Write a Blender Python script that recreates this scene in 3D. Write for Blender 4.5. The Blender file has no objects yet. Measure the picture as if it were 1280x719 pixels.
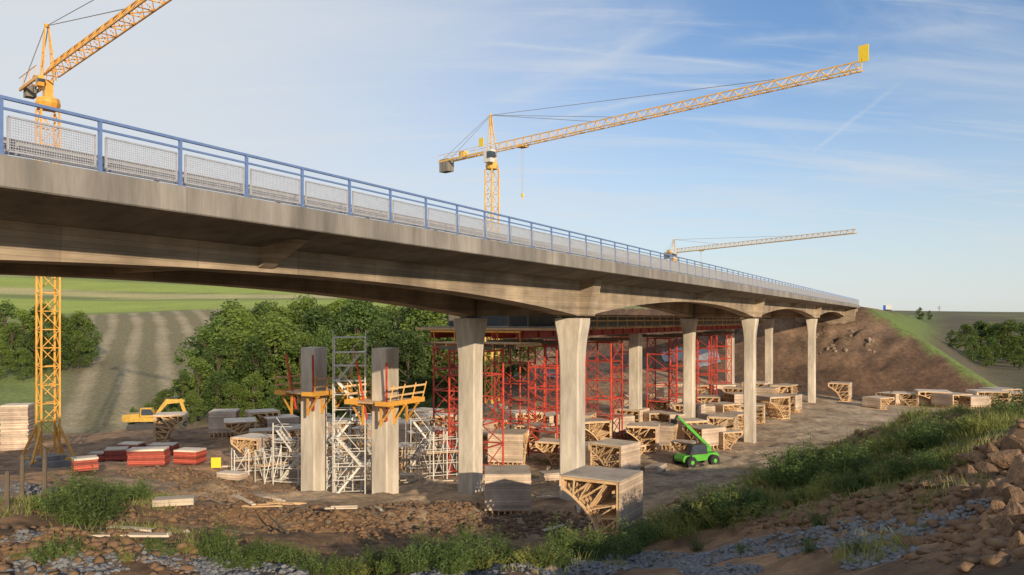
import bpy, math, random
import numpy as np
from mathutils import Vector, Matrix, noise as mnoise
random.seed(7); rng=np.random.default_rng(7)
S=bpy.context.scene; C=S.collection; R=math.radians
F=995.0; HY=399.0
S.view_settings.view_transform='Standard'; S.view_settings.look='None'; S.view_settings.exposure=0
# ------------------------------------------------------------ materials
def N(nt,t,**k):
    n=nt.nodes.new(t)
    for a,b in k.items(): setattr(n,a,b)
    return n
def mat(name,c1,c2=None,scale=3.0,rough=0.8,metal=0.0,bump=0.0,bscale=None,stretch=(1,1,1),rand=0.0,planks=None,detail=6,spots=0.0,joints=None):
    m=bpy.data.materials.new(name); m.use_nodes=True; nt=m.node_tree; L=nt.links
    b=nt.nodes['Principled BSDF']; b.inputs['Roughness'].default_value=rough; b.inputs['Metallic'].default_value=metal
    c2=c2 or tuple(x*0.75 for x in c1)
    tc=N(nt,'ShaderNodeTexCoord'); mp=N(nt,'ShaderNodeMapping'); mp.inputs['Scale'].default_value=stretch
    L.new(tc.outputs['Object'],mp.inputs[0])
    nz=N(nt,'ShaderNodeTexNoise'); nz.inputs['Scale'].default_value=scale; nz.inputs['Detail'].default_value=detail; nz.inputs['Roughness'].default_value=0.65
    L.new(mp.outputs[0],nz.inputs[0])
    rp=N(nt,'ShaderNodeValToRGB'); rp.color_ramp.elements[0].position=0.32; rp.color_ramp.elements[1].position=0.68
    rp.color_ramp.elements[0].color=(*c2,1); rp.color_ramp.elements[1].color=(*c1,1)
    L.new(nz.outputs[0],rp.inputs[0]); out=rp.outputs[0]
    def mul(sock,val):
        x=N(nt,'ShaderNodeMix',data_type='RGBA',blend_type='MULTIPLY'); x.inputs[0].default_value=1
        L.new(sock,x.inputs[6]); L.new(val,x.inputs[7]); return x.outputs[2]
    for pk in ([planks] if planks else [])+([joints] if joints else []):   # (axis index, period, strength, gap)
        ax,per,st=pk[:3]; gap=pk[3] if len(pk)>3 else .12
        sp=N(nt,'ShaderNodeSeparateXYZ'); L.new(tc.outputs['Object'],sp.inputs[0])
        d=N(nt,'ShaderNodeMath',operation='DIVIDE'); L.new(sp.outputs[ax],d.inputs[0]); d.inputs[1].default_value=per
        fl=N(nt,'ShaderNodeMath',operation='FLOOR'); L.new(d.outputs[0],fl.inputs[0])
        wn=N(nt,'ShaderNodeTexWhiteNoise',noise_dimensions='1D'); L.new(fl.outputs[0],wn.inputs['W'])
        fr=N(nt,'ShaderNodeMath',operation='FRACT'); L.new(d.outputs[0],fr.inputs[0])
        gp=N(nt,'ShaderNodeMath',operation='GREATER_THAN'); L.new(fr.outputs[0],gp.inputs[0]); gp.inputs[1].default_value=gap
        mr=N(nt,'ShaderNodeMapRange'); mr.inputs[3].default_value=1-st; mr.inputs[4].default_value=1.0+st*0.3; L.new(wn.outputs[0],mr.inputs[0])
        m2=N(nt,'ShaderNodeMapRange'); m2.inputs[3].default_value=1-st*1.3; m2.inputs[4].default_value=1.0; L.new(gp.outputs[0],m2.inputs[0])
        mm=N(nt,'ShaderNodeMath',operation='MULTIPLY'); L.new(mr.outputs[0],mm.inputs[0]); L.new(m2.outputs[0],mm.inputs[1])
        out=mul(out,mm.outputs[0])
    if rand:
        oi=N(nt,'ShaderNodeObjectInfo'); mr=N(nt,'ShaderNodeMapRange'); mr.inputs[3].default_value=1-rand; mr.inputs[4].default_value=1+rand
        L.new(oi.outputs['Random'],mr.inputs[0]); out=mul(out,mr.outputs[0])
    if spots:
        n2=N(nt,'ShaderNodeTexNoise'); n2.inputs['Scale'].default_value=0.35; n2.inputs['Detail'].default_value=5
        mp2=N(nt,'ShaderNodeMapping'); mp2.inputs['Scale'].default_value=(1.6,1.6,0.5); L.new(tc.outputs['Object'],mp2.inputs[0]); L.new(mp2.outputs[0],n2.inputs[0])
        mr=N(nt,'ShaderNodeMapRange'); mr.inputs[1].default_value=0.3; mr.inputs[2].default_value=0.7; mr.inputs[3].default_value=1-spots; mr.inputs[4].default_value=1+spots*0.4
        L.new(n2.outputs[0],mr.inputs[0]); out=mul(out,mr.outputs[0])
    L.new(out,b.inputs['Base Color'])
    if bump:
        n3=N(nt,'ShaderNodeTexNoise'); n3.inputs['Scale'].default_value=bscale or scale*4; n3.inputs['Detail'].default_value=5
        L.new(mp.outputs[0],n3.inputs[0])
        bp=N(nt,'ShaderNodeBump'); bp.inputs['Strength'].default_value=bump; bp.inputs['Distance'].default_value=0.05
        L.new(n3.outputs[0],bp.inputs['Height']); L.new(bp.outputs[0],b.inputs['Normal'])
    return m
def leafmat(name,c1,c2,rand=0.25,trans=0.35,scale=0.6):
    m=mat(name,c1,c2,scale=scale,rough=0.6,rand=rand,detail=3); nt=m.node_tree; L=nt.links
    b=nt.nodes['Principled BSDF']; o=nt.nodes['Material Output']
    t=N(nt,'ShaderNodeBsdfTranslucent'); src=b.inputs['Base Color'].links[0].from_socket; L.new(src,t.inputs[0])
    mx=N(nt,'ShaderNodeMixShader'); mx.inputs[0].default_value=trans
    L.new(b.outputs[0],mx.inputs[1]); L.new(t.outputs[0],mx.inputs[2]); L.new(mx.outputs[0],o.inputs[0]); return m
M={}
M['conc']=mat('weathered_concrete',(.51,.40,.285),(.33,.25,.17),scale=1.2,rough=.85,bump=.3,stretch=(.5,.5,2),spots=.45,planks=(2,.14,.22),joints=(0,3.9,.18,.015))
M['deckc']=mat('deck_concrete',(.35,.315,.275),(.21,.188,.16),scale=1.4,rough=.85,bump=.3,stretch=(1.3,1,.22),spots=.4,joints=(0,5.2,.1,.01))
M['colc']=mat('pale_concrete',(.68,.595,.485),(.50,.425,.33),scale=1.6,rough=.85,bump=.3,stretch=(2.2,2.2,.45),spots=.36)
M['blue']=mat('blue_paint',(.15,.23,.44),(.11,.18,.37),rough=.45,scale=5)
M['galv']=mat('galvanised_steel',(.50,.50,.52),(.38,.38,.40),rough=.45,metal=.25,scale=6)
M['alu']=mat('pale_scaffold_steel',(.70,.66,.58),(.52,.48,.42),rough=.5,metal=.1,scale=4,rand=.15)
M['red']=mat('red_scaffold_paint',(.56,.07,.035),(.33,.036,.022),rough=.55,scale=3,rand=.3)
M['crane']=mat('crane_yellow_paint',(.84,.53,.15),(.68,.39,.09),rough=.5,scale=2,spots=.15)
M['crane2']=mat('crane_orange_paint',(.82,.42,.07),(.66,.30,.045),rough=.5,scale=2,spots=.15)
M['white']=mat('white_paint',(.74,.72,.68),(.6,.58,.54),rough=.5)
M['dark']=mat('dark_steel',(.05,.05,.055),(.03,.03,.03),rough=.5)
M['glass']=mat('cab_glass',(.06,.08,.10),(.04,.05,.07),rough=.12)
M['rubber']=mat('tyre_rubber',(.03,.03,.03),(.02,.02,.02),rough=.9)
M['rope']=mat('steel_rope',(.34,.31,.29),(.25,.23,.22),rough=.6)
M['wood']=mat('timber',(.72,.48,.26),(.50,.31,.15),scale=2,rough=.75,stretch=(1,1,1),rand=.25)
M['ply']=mat('planked_timber',(.74,.57,.42),(.56,.41,.29),scale=2.5,rough=.75,rand=.2,planks=(2,.15,.34),spots=.3)
M['plyt']=mat('plywood_top',(.72,.60,.46),(.54,.43,.32),scale=1.5,rough=.75,rand=.25,spots=.3)
M['oldwood']=mat('weathered_wood',(.16,.12,.085),(.09,.07,.05),scale=4,rough=.9)
M['plat']=mat('orange_platform_steel',(.72,.36,.06),(.54,.25,.035),rough=.6,scale=4,rand=.2)
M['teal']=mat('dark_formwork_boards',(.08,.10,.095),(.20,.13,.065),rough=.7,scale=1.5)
M['green']=mat('lime_green_paint',(.12,.47,.05),(.09,.37,.04),rough=.45,scale=3,spots=.25)
M['yel']=mat('machine_yellow',(.64,.39,.06),(.45,.27,.04),rough=.55,scale=3,spots=.25)
M['sign']=mat('yellow_sign_paint',(.85,.60,.03),(.8,.55,.03),rough=.5)
M['stone']=mat('grey_stone',(.235,.235,.24),(.12,.122,.13),scale=5,rough=.9,bump=.3)
M['boulder']=mat('brown_boulder',(.28,.17,.097),(.13,.078,.045),scale=2.2,rough=.95,bump=1.0,bscale=6,rand=.28)
M['rockp']=mat('pale_rock',(.34,.26,.185),(.22,.165,.115),scale=2.5,rough=.95,bump=.7,rand=.2)
M['clod']=mat('soil_clod',(.25,.15,.08),(.13,.076,.043),scale=3,rough=.95,bump=.4)
M['bark']=mat('bark',(.10,.075,.05),(.06,.045,.03),scale=4,rough=.95)
M['leaf']=leafmat('tree_leaves',(.18,.24,.04),(.085,.135,.025),scale=.3,rand=.35)
M['leafd']=leafmat('dark_tree_leaves',(.12,.18,.035),(.055,.10,.022),scale=.3,rand=.35)
M['weed']=leafmat('weed_leaves',(.15,.21,.048),(.07,.115,.028),scale=1.5)
M['weedy']=leafmat('yellow_weed_leaves',(.36,.36,.09),(.19,.22,.05),scale=1.5)
M['grass']=leafmat('grass_blades',(.37,.35,.11),(.16,.21,.05),scale=.6,rand=0)
M['asph']=mat('asphalt',(.06,.06,.06),(.045,.045,.045),scale=3,rough=.9)
M['bluep']=mat('truck_blue',(.04,.14,.5),(.03,.11,.42),rough=.4)
M['tarp']=mat('grey_tarp',(.30,.31,.32),(.2,.21,.22),scale=2,rough=.7,bump=.5)
M['rededge']=mat('red_panel_edges',(.52,.10,.06),(.38,.07,.045),scale=3,rough=.7,planks=(2,.13,.5),rand=.2)
# ------------------------------------------------------------ mesh builder
class MB:
    def __init__(s): s.v=[]; s.f=[]
    def add(s,vs,fs):
        o=len(s.v); s.v+= [tuple(v) for v in vs]; s.f+=[tuple(o+i for i in f) for f in fs]
    def box(s,c,d,rz=0,ry=0):
        m=Matrix.Translation(c)@Matrix.Rotation(rz,4,'Z')@Matrix.Rotation(ry,4,'Y')
        vs=[m@Vector((sx*d[0]/2,sy*d[1]/2,sz*d[2]/2)) for sz in(-1,1) for sy in(-1,1) for sx in(-1,1)]
        s.add(vs,[(0,2,3,1),(4,5,7,6),(0,1,5,4),(2,6,7,3),(0,4,6,2),(1,3,7,5)])
    def bar(s,a,b,w,h=None,up=(0,0,1)):
        h=h or w; a=Vector(a); b=Vector(b); d=(b-a).normalized(); u=Vector(up)
        if abs(d.dot(u))>.98: u=Vector((1,0,0))
        x=d.cross(u).normalized(); y=x.cross(d)
        vs=[p+x*(i*w/2)+y*(j*h/2) for p in(a,b) for i,j in((-1,-1),(1,-1),(1,1),(-1,1))]
        s.add(vs,[(3,2,1,0),(4,5,6,7),(0,1,5,4),(1,2,6,5),(2,3,7,6),(3,0,4,7)])
    def tube(s,a,b,r0,r1=None,n=6,caps=True):
        r1=r0 if r1 is None else r1; a=Vector(a); b=Vector(b); d=(b-a).normalized(); u=Vector((0,0,1))
        if abs(d.dot(u))>.98: u=Vector((1,0,0))
        x=d.cross(u).normalized(); y=x.cross(d); vs=[]
        for p,r in((a,r0),(b,r1)):
            for i in range(n):
                t=2*math.pi*i/n; vs.append(p+x*(r*math.cos(t))+y*(r*math.sin(t)))
        fs=[(i,(i+1)%n,n+(i+1)%n,n+i) for i in range(n)]
        if caps: fs+=[tuple(range(n-1,-1,-1)),tuple(range(n,2*n))]
        s.add(vs,fs)
    def loft(s,secs,caps=True):
        n=len(secs[0]); vs=[p for q in secs for p in q]; fs=[]
        for k in range(len(secs)-1):
            for i in range(n):
                fs.append((k*n+i,k*n+(i+1)%n,(k+1)*n+(i+1)%n,(k+1)*n+i))
        if caps: fs+=[tuple(range(n-1,-1,-1)),tuple((len(secs)-1)*n+i for i in range(n))]
        s.add(vs,fs)
    def prism(s,poly,y0,y1):   # poly in (x,z)
        s.loft([[(x,y0,z) for x,z in poly],[(x,y1,z) for x,z in poly]])
    def build(s,name,m,parent=None,loc=None,smooth=False,fix=True):
        me=bpy.data.meshes.new(name); me.from_pydata(s.v,[],s.f); me.materials.append(m)
        if fix:
            import bmesh
            bm=bmesh.new(); bm.from_mesh(me); bmesh.ops.recalc_face_normals(bm,faces=bm.faces); bm.to_mesh(me); bm.free()
        if smooth: me.polygons.foreach_set('use_smooth',[True]*len(me.polygons))
        o=bpy.data.objects.new(name,me); C.objects.link(o)
        if parent: o.parent=parent
        if loc is not None: o.location=loc
        return o
def npmesh(name,v,f,m,parent=None):
    me=bpy.data.meshes.new(name); k=f.shape[1]
    me.vertices.add(len(v)); me.vertices.foreach_set('co',np.asarray(v,np.float32).ravel())
    me.loops.add(f.size); me.loops.foreach_set('vertex_index',f.astype(np.int32).ravel())
    me.polygons.add(len(f)); me.polygons.foreach_set('loop_start',np.arange(0,f.size,k,dtype=np.int32))
    me.update(calc_edges=True); me.validate(); me.materials.append(m)
    o=bpy.data.objects.new(name,me); C.objects.link(o)
    if parent: o.parent=parent
    return o
def tag(o,label=None,cat=None,group=None,kind=None):
    if label: o['label']=label
    if cat: o['category']=cat
    if group: o['group']=group
    if kind: o['kind']=kind
    return o
def thing(name,label,cat,loc=(0,0,0),rz=0,group=None,sc=1):
    o=bpy.data.objects.new(name,None); C.objects.link(o); o.location=loc; o.rotation_euler=(0,0,rz); o.scale=(sc,sc,sc)
    return tag(o,label,cat,group)
def kids(o):
    return [c for c in C.objects if c.parent==o]
class Proto:      # first placement uses the original, later ones copies
    def __init__(s,root): s.root=root; s.used=False; s.tree=None
    def place(s,loc,rz=0,sc=1,label=None,group=None,tilt=None):
        if s.tree is None: s.tree=[(c,kids(c)) for c in kids(s.root)]
        if not s.used: o=s.root
        else:
            o=s.root.copy(); C.objects.link(o)
            for c,gs in s.tree:
                q=c.copy(); C.objects.link(q); q.parent=o
                for g_ in gs:
                    h_=g_.copy(); C.objects.link(h_); h_.parent=q
        s.used=True; o.location=loc; o.rotation_euler=(tilt[0],tilt[1],rz) if tilt else (0,0,rz); o.scale=(sc,sc,sc) if not isinstance(sc,tuple) else sc
        if label: o['label']=label
        if group: o['group']=group
        elif 'group' in o: del o['group']
        return o
# ------------------------------------------------------------ bridge frame
u=np.array((.473,.881)); n_=np.array((-.881,.473)); F0=np.array((-17.34,0.0)); BROT=math.atan2(.881,.473)
def sw(s,w): return F0+s*u+w*n_
def to_sw(x,y):
    dx=x-F0[0]; return dx*u[0]+y*u[1], dx*n_[0]+y*n_[1]
# ------------------------------------------------------------ terrain
def W(px,Y): return (px-640)/F*Y
ctrl=[]
for px,py,Y in [(0,719,17),(-150,719,18),(130,690,20),(0,640,26),(0,600,40),(-150,600,45),(57,582,66),(210,585,62),(130,582,62),(240,613,45),(320,640,37),(320,690,24),
 (450,652,36),(560,652,36),(640,692,27),(640,719,20),(400,719,19),(800,719,18),(1000,719,15),(1280,719,10),(1280,640,14),(1150,660,18),(1000,660,22),
 (850,672,25),(1280,575,20),(1150,600,24),(1000,612,30),(900,642,29),(1280,516,30),(1150,536,36),(1050,560,37),(950,605,36),(1000,540,95),(930,580,70),(870,584,70),
 (830,612,50),(800,655,37),(750,671,36),(633,646,40),(715,624,46),(588,616,49),(481,618,52.2),(393,618,55),(760,602,51),(635,556,81),(757,547,88),(825,532,100),
 (560,562,78),(938,554,89),(1015,503,132),(1110,512,125),(1280,498,140),(300,586,66),(200,540,93),(60,560,80),(-100,570,75),(160,531,120),(60,500,150),(250,505,128),(330,508,130),(450,508,130),
 (560,505,128),(170,450,200),(20,463,180),(-150,455,190),(175,396,300),(60,405,300),(130,375,420),(130,340,620),(-200,345,600),(640,430,180),(640,395,320),(640,360,650),
 (1280,462,200),(1400,470,200),(1200,452,235),(1280,420,310),(1280,397,520),(1150,397,450),(1110,397,620),(1200,397,850),(1000,392,600),(1500,400,500),(400,440,200),(400,380,350),(1130,500,150),(1400,495,140)]:
    ctrl.append((W(px,Y),Y,-(py-HY)/F*Y))
for px,Y,z in [(1280,60,-9.5),(1280,100,-13),(1150,60,-10.8),(1150,95,-13.4),(1050,60,-11.8),(1400,70,-9),(980,55,-11)]: ctrl.append((W(px,Y),Y,z))
ctrl+=[(0,0,-2.1),(0,4,-3.1),(0,8,-4.0),(0,12,-4.9),(-4,11,-4.8),(4,9,-3.9),(-8,8,-4.4),(8,4,-2.3),(-20,-20,-3),(20,-20,-2),(0,-60,-2),(-80,-20,-8),(60,-10,-4),(-60,-100,-4),(60,-100,-3),(-60,30,-8),(45,30,-3),
 (1500,1500,3),(2500,200,5),(-1500,1500,80),(0,2000,50),(-2500,200,60),(-1500,-1500,0),(1500,-1500,0),(800,1200,2),(500,300,-5),(-400,200,0)]
ctrl=np.array(ctrl); CC=4.0
def kern(r2): return np.sqrt(r2+CC*CC)
d2=((ctrl[:,None,:2]-ctrl[None,:,:2])**2).sum(2); nC=len(ctrl)
A=np.zeros((nC+1,nC+1)); A[:nC,:nC]=kern(d2)-np.eye(nC)*0.35; A[:nC,nC]=1; A[nC,:nC]=1
wts=np.linalg.solve(A,np.append(ctrl[:,2],0))
def h2(ix,iy,seed):
    v=np.sin(ix*127.1+iy*311.7+seed*74.7)*43758.5453; return v-np.floor(v)
def vnoise(x,y,seed=0):
    ix=np.floor(x); iy=np.floor(y); fx=x-ix; fy=y-iy; fx=fx*fx*(3-2*fx); fy=fy*fy*(3-2*fy)
    a=h2(ix,iy,seed); b=h2(ix+1,iy,seed); c=h2(ix,iy+1,seed); d=h2(ix+1,iy+1,seed)
    return (a*(1-fx)+b*fx)*(1-fy)+(c*(1-fx)+d*fx)*fy
def fbm(x,y,o=4,seed=0):
    r=0;a=.5
    for k in range(o): r=r+a*(vnoise(x,y,seed+k)-.5); x=x*2.03+3.1; y=y*2.03+1.7; a*=.5
    return r
HEAPS=[]
def gz(x,y,heaps=True):
    x=np.atleast_1d(np.asarray(x,float)); y=np.atleast_1d(np.asarray(y,float)); out=np.zeros_like(x)
    for i in range(0,len(x),20000):
        xs=x[i:i+20000]; ys=y[i:i+20000]
        r2=(xs[:,None]-ctrl[None,:,0])**2+(ys[:,None]-ctrl[None,:,1])**2
        out[i:i+20000]=kern(r2)@wts[:nC]+wts[nC]
    s,w=to_sw(x,y)
    if heaps:
        for hx,hy,r,h in HEAPS:
            q=((x-hx)**2+(y-hy)**2)/(r*r); out+=h*np.exp(-q*1.5)*(1+.9*fbm(x*.9,y*.9,3,5)+.9*fbm(x*2.3,y*2.3,3,15))
    dist=np.hypot(x,y); amp=np.clip(1-(dist-60)/120,0.15,1)
    out+=amp*(.9*fbm(x*.22,y*.22,3,9)+.65*fbm(x*1.1,y*1.1,3,2))*np.clip(dist/22,0.15,1)
    fr=np.maximum(0,199-s)/1.45; sd=np.maximum(0,-1.0-w)/1.5; sd2=np.maximum(0,w-75)/2; sd=np.maximum(sd,sd2)
    hk=np.clip(.5+.5*(fr-sd)/1.5,0,1); mxs=sd*(1-hk)+fr*hk+1.5*hk*(1-hk)-.15
    emb=2.9-np.maximum(mxs,0)-np.maximum(0,s-400)*.02
    rg=np.exp(-((s-190)/8)**2-((w-3)/11)**2)
    e2=emb+np.where(emb<2.0,.8*fbm(x*.16,y*.16,5,21)+.15*np.sin(emb*2.2+3*fbm(x*.1,y*.1,2,3))*(fr>sd)+rg*4.2*fbm(x*.45,y*.45,4,33),0)
    k=1.0; hh=np.clip(.5+.5*(e2-out)/k,0,1); mx=out*(1-hh)+e2*hh+k*hh*(1-hh)*(emb<2.2)
    out=np.where(e2>out-k,mx,out)
    return out
def g1(x,y): return float(gz(x,y)[0])
YS=np.geomspace(6,900,2200)
def hit(px,py,heaps=True):
    x=(px-640)/F*YS; z=-(py-HY)/F*YS; g=gz(x,YS,heaps); k=np.where(z<=g)[0]
    i=k[0] if len(k) else len(YS)-1
    return float(x[i]),float(YS[i]),float(g[i])
for px,py,r,h in [(235,608,2.6,1.0),(275,622,2.0,.8),(330,650,2.2,.7),(205,600,2.0,.7),(430,655,1.6,.5),(520,650,1.8,.5),(1250,590,1.5,.75),(1278,560,1.6,.8),(1275,650,1.0,.45),(1215,580,1.3,.4),(1010,640,1.3,.25),(1100,600,1.4,.3),
   (1000,604,2.2,.7),(1085,572,2.4,.7),(900,645,1.8,.5),(1170,545,2.4,.6),(960,615,1.6,.4),(580,640,1.8,.4),(690,655,1.5,.3),(150,690,1.2,.3),(60,690,1.5,.35),(1160,620,1.1,.35),(1060,625,1.0,.3),(1200,640,.8,.25)]:
    x,y,z=hit(px,py,False); HEAPS.append((x,y,r,h))
def grow(a,b,d0,k):
    r=[a]; d=d0
    while r[-1]<b: r.append(r[-1]+d); d*=k
    return r
xs=grow(58,2600,.5,1.08); xs=sorted([-q for q in xs])+list(np.arange(-57.5,57.6,.38))+xs
ys=sorted([-q for q in grow(20,2600,3,1.25)])+list(np.arange(-18,7,1.5))+list(np.arange(7,40,.26))+list(np.arange(40,66,.36))+grow(66.4,210,.45,1.006)+grow(212,3200,2.0,1.045)
xs=np.array(xs); ys=np.array(sorted(ys)); nx=len(xs); ny=len(ys)
GX,GY=np.meshgrid(xs,ys); gx=GX.ravel(); gy=GY.ravel(); GZ=gz(gx,gy)
ii=np.arange(nx*ny).reshape(ny,nx)
fq=np.stack([ii[:-1,:-1].ravel(),ii[:-1,1:].ravel(),ii[1:,1:].ravel(),ii[1:,:-1].ravel()],1)
# colour masks
def blob(lst,x,y):
    m=np.zeros_like(x)
    for bx,by,r in lst: m=np.maximum(m,np.exp(-((x-bx)**2+(y-by)**2)/(r*r)))
    return m
def hits(l): return [(*hit(a,b)[:2],r) for a,b,r in l]
GRASS=hits([(110,630,2.5),(60,640,2.5),(150,615,2.0),(280,690,1.0),(380,700,1.0),(480,712,1.3),(560,705,1.5),(610,705,1.3),(700,700,1.5),(760,695,1.6),(830,665,1.8),(880,645,2.2),(930,625,2.2),
 (960,600,2.5),(1000,590,2.5),(1060,570,2.8),(1120,555,3),(1180,540,3),(1240,525,3),(1285,515,3),(1100,585,1.8),(1150,565,2),(1200,550,2),(1020,645,.9),(1090,690,.6),(690,580,2),(450,545,6),(640,600,2),(1040,610,1.4),(970,640,1.2),(1190,575,1.3),(1120,605,1.3),(200,660,1.2),(130,675,1.0),(1160,600,1.2),(1080,628,1.0),(1200,610,.8),(1150,632,.7)])
GRAV=hits([(560,716,.7),(620,714,.9),(680,712,1.0),(740,708,1.0),(800,704,1.0),(860,698,1.0),(920,690,1.0),(980,682,.9),(1040,675,.9),(1100,668,.8),(1160,660,.6),(1215,648,.4),(1100,698,.5),(900,714,.7),(1060,655,.5),
 (30,712,.7),(110,708,.7),(220,702,.9),(290,714,.8),(340,715,.7),(40,672,.7),(25,612,3),(1265,530,1.2),(1220,545,.8)])
ROADP=hits([(830,600,1),(880,592,1),(920,580,1),(960,562,1),(990,545,1),(1015,530,1),(1045,518,1),(1080,508,1)])
def colours(x,y):
    s,w=to_sw(x,y); d=np.hypot(x,y); px=640+F*x/np.maximum(y,1)
    n1=fbm(x*.35,y*.35,4,30)[:,None]; n2=fbm(x*1.6,y*1.6,3,40)[:,None]
    dirt=np.array((.285,.168,.088)); pale=np.array((.54,.405,.26)); col=dirt*(1+1.5*n1+1.2*n2)
    rd=blob([(a,b,7+5*(b>70)) for a,b,r in ROADP],x,y)[:,None]
    under=np.exp(-(np.maximum(0,np.abs(w-9)-9)/10)**2)*(s>35)*(s<185)
    pm=np.clip(np.maximum(rd*1.2,.5*under[:,None])*(1+1.8*n1),0,1); col=col*(1-pm)+pale*(1+.6*n1+.4*n2)*pm
    gr=np.clip(blob(GRASS,x,y)*1.5+fbm(x*.8,y*.8,3,50)*1.6-.45,0,1)[:,None]; col=col*(1-gr)+np.array((.145,.135,.05))*(1+n1)*gr
    gv=np.clip(blob(GRAV,x,y)*1.7+fbm(x*.9,y*.9,3,60)*1.6-.5,0,1)[:,None]; col=col*(1-gv)+np.array((.175,.165,.155))*(1+.8*n2)*gv
    far=np.clip((y-102-8*n1[:,0])/14,0,1)*((px<560)|(y>230)); far=np.maximum(far,(np.abs(x)>75)*(y<90)*(x<0)*1.0); far=np.maximum(far,(y<-30)*1.0)
    far=np.where((s>150)&(w<80)&(w>-30)&(s<215),0,far); far=np.maximum(far,(px>1100)*np.clip((y-150)/20,0,1)*(w<-25)); far=far[:,None]
    gcol=np.array((.19,.23,.055))*(1+.8*n1)
    rt=(px>1060)[:,None]; gcol=np.where(rt,np.array((.12,.12,.045))*(1+1.2*n1)+np.array((.06,.03,.01))*np.clip(n1*3,0,1),gcol)
    tan=np.array((.46,.40,.17)); brt=np.array((.32,.38,.06)); lf_=(px<600)|(y>480)
    for y0,y1,cc in ((325,398,brt),(412,450,tan),(452,520,brt),(545,600,tan*.9),(640,760,brt*.85),(780,900,tan*.8)):
        q=(np.clip((y+.06*x+6*n1[:,0]-y0)/4,0,1)*np.clip((y1-y-.06*x)/4,0,1)*lf_)[:,None]; gcol=gcol*(1-q)+cc*(1+.5*n1)*q
    col=col*(1-far)+gcol*far
    hay=np.clip((px-62-.15*(np.minimum(y,300)-110)+12*n1[:,0])/10,0,1)*np.clip((290-px)/12,0,1)*np.clip((y-104)/4,0,1)*np.clip((335-y)/10,0,1)
    side=(np.clip((s-166)/8,0,1)*(w<-2)*np.clip((w+60)/8,0,1))
    fr=np.maximum(0,199-s)/1.45; sd=np.maximum(0,-1.0-w)/1.5
    df=sd-fr+1.6*n1[:,0]
    eg=(side*np.clip((df+1.3)/.8,0,1))[:,None]; nar=np.clip((9-df)/2,0,1)[:,None]
    col=col*(1-eg)+(np.array((.14,.19,.04))*nar+np.array((.11,.09,.045))*(1-nar))*(1+.7*n1)*eg
    fc=((s>165)&(s<215)&(w<75)&(w>-30)&(fr>0))[:,None]*(1-eg)
    rg=np.exp(-((s-190)/8)**2-((w-3)/11)**2)[:,None]
    col=col*(1-fc)+(np.array((.115,.064,.036))*(1-.8*rg)+np.array((.25,.165,.105))*.8*rg)*(1+1.5*n1+1.0*n2)*fc
    return np.clip(col,.01,.8),hay
COL,HAY=colours(gx,gy)
tm=bpy.data.materials.new('earth'); tm.use_nodes=True; nt=tm.node_tree; L=nt.links; b=nt.nodes['Principled BSDF']; b.inputs['Roughness'].default_value=.95
at=N(nt,'ShaderNodeAttribute',attribute_name='Col'); ah=N(nt,'ShaderNodeAttribute',attribute_name='Hay'); tc=N(nt,'ShaderNodeTexCoord')
def nz(sc,det=6,rg=.65):
    q=N(nt,'ShaderNodeTexNoise'); q.inputs['Scale'].default_value=sc; q.inputs['Detail'].default_value=det; q.inputs['Roughness'].default_value=rg; L.new(tc.outputs['Object'],q.inputs[0]); return q
na=nz(1.3,8,.75); mr=N(nt,'ShaderNodeMapRange'); mr.inputs[1].default_value=.3; mr.inputs[2].default_value=.7; mr.inputs[3].default_value=.42; mr.inputs[4].default_value=1.5; L.new(na.outputs[0],mr.inputs[0])
sx=N(nt,'ShaderNodeSeparateXYZ'); L.new(tc.outputs['Object'],sx.inputs[0])
m1=N(nt,'ShaderNodeMath',operation='MULTIPLY_ADD'); L.new(sx.outputs[1],m1.inputs[0]); m1.inputs[1].default_value=.47; L.new(sx.outputs[0],m1.inputs[2])
nb=nz(.006,0); m2=N(nt,'ShaderNodeMath',operation='MULTIPLY_ADD'); L.new(nb.outputs[0],m2.inputs[0]); m2.inputs[1].default_value=9.0; L.new(m1.outputs[0],m2.inputs[2])
m3=N(nt,'ShaderNodeMath',operation='MULTIPLY'); L.new(m2.outputs[0],m3.inputs[0]); m3.inputs[1].default_value=.75
m4=N(nt,'ShaderNodeMath',operation='SINE'); L.new(m3.outputs[0],m4.inputs[0])
nc2=nz(.05,6); m5=N(nt,'ShaderNodeMath',operation='MULTIPLY_ADD'); L.new(nc2.outputs[0],m5.inputs[0]); m5.inputs[1].default_value=3.6; m6=N(nt,'ShaderNodeMath',operation='SUBTRACT'); L.new(m4.outputs[0],m6.inputs[0]); m6.inputs[1].default_value=2.0; L.new(m6.outputs[0],m5.inputs[2])
rp=N(nt,'ShaderNodeValToRGB'); rp.color_ramp.elements[0].color=(.21,.175,.085,1); rp.color_ramp.elements[1].color=(.40,.32,.19,1); rp.color_ramp.elements[0].position=.3; rp.color_ramp.elements[1].position=1.0
mm=N(nt,'ShaderNodeMapRange'); mm.inputs[1].default_value=-1; L.new(m5.outputs[0],mm.inputs[0]); L.new(mm.outputs[0],rp.inputs[0])
mx=N(nt,'ShaderNodeMix',data_type='RGBA'); L.new(ah.outputs['Fac'],mx.inputs[0]); L.new(at.outputs['Color'],mx.inputs[6]); L.new(rp.outputs[0],mx.inputs[7])
mu=N(nt,'ShaderNodeMix',data_type='RGBA',blend_type='MULTIPLY'); mu.inputs[0].default_value=1; L.new(mx.outputs[2],mu.inputs[6]); L.new(mr.outputs[0],mu.inputs[7]); L.new(mu.outputs[2],b.inputs['Base Color'])
nb2=nz(3.5,8,.75); bp=N(nt,'ShaderNodeBump'); bp.inputs['Strength'].default_value=1.0; bp.inputs['Distance'].default_value=.16; L.new(nb2.outputs[0],bp.inputs['Height']); L.new(bp.outputs[0],b.inputs['Normal'])
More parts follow.
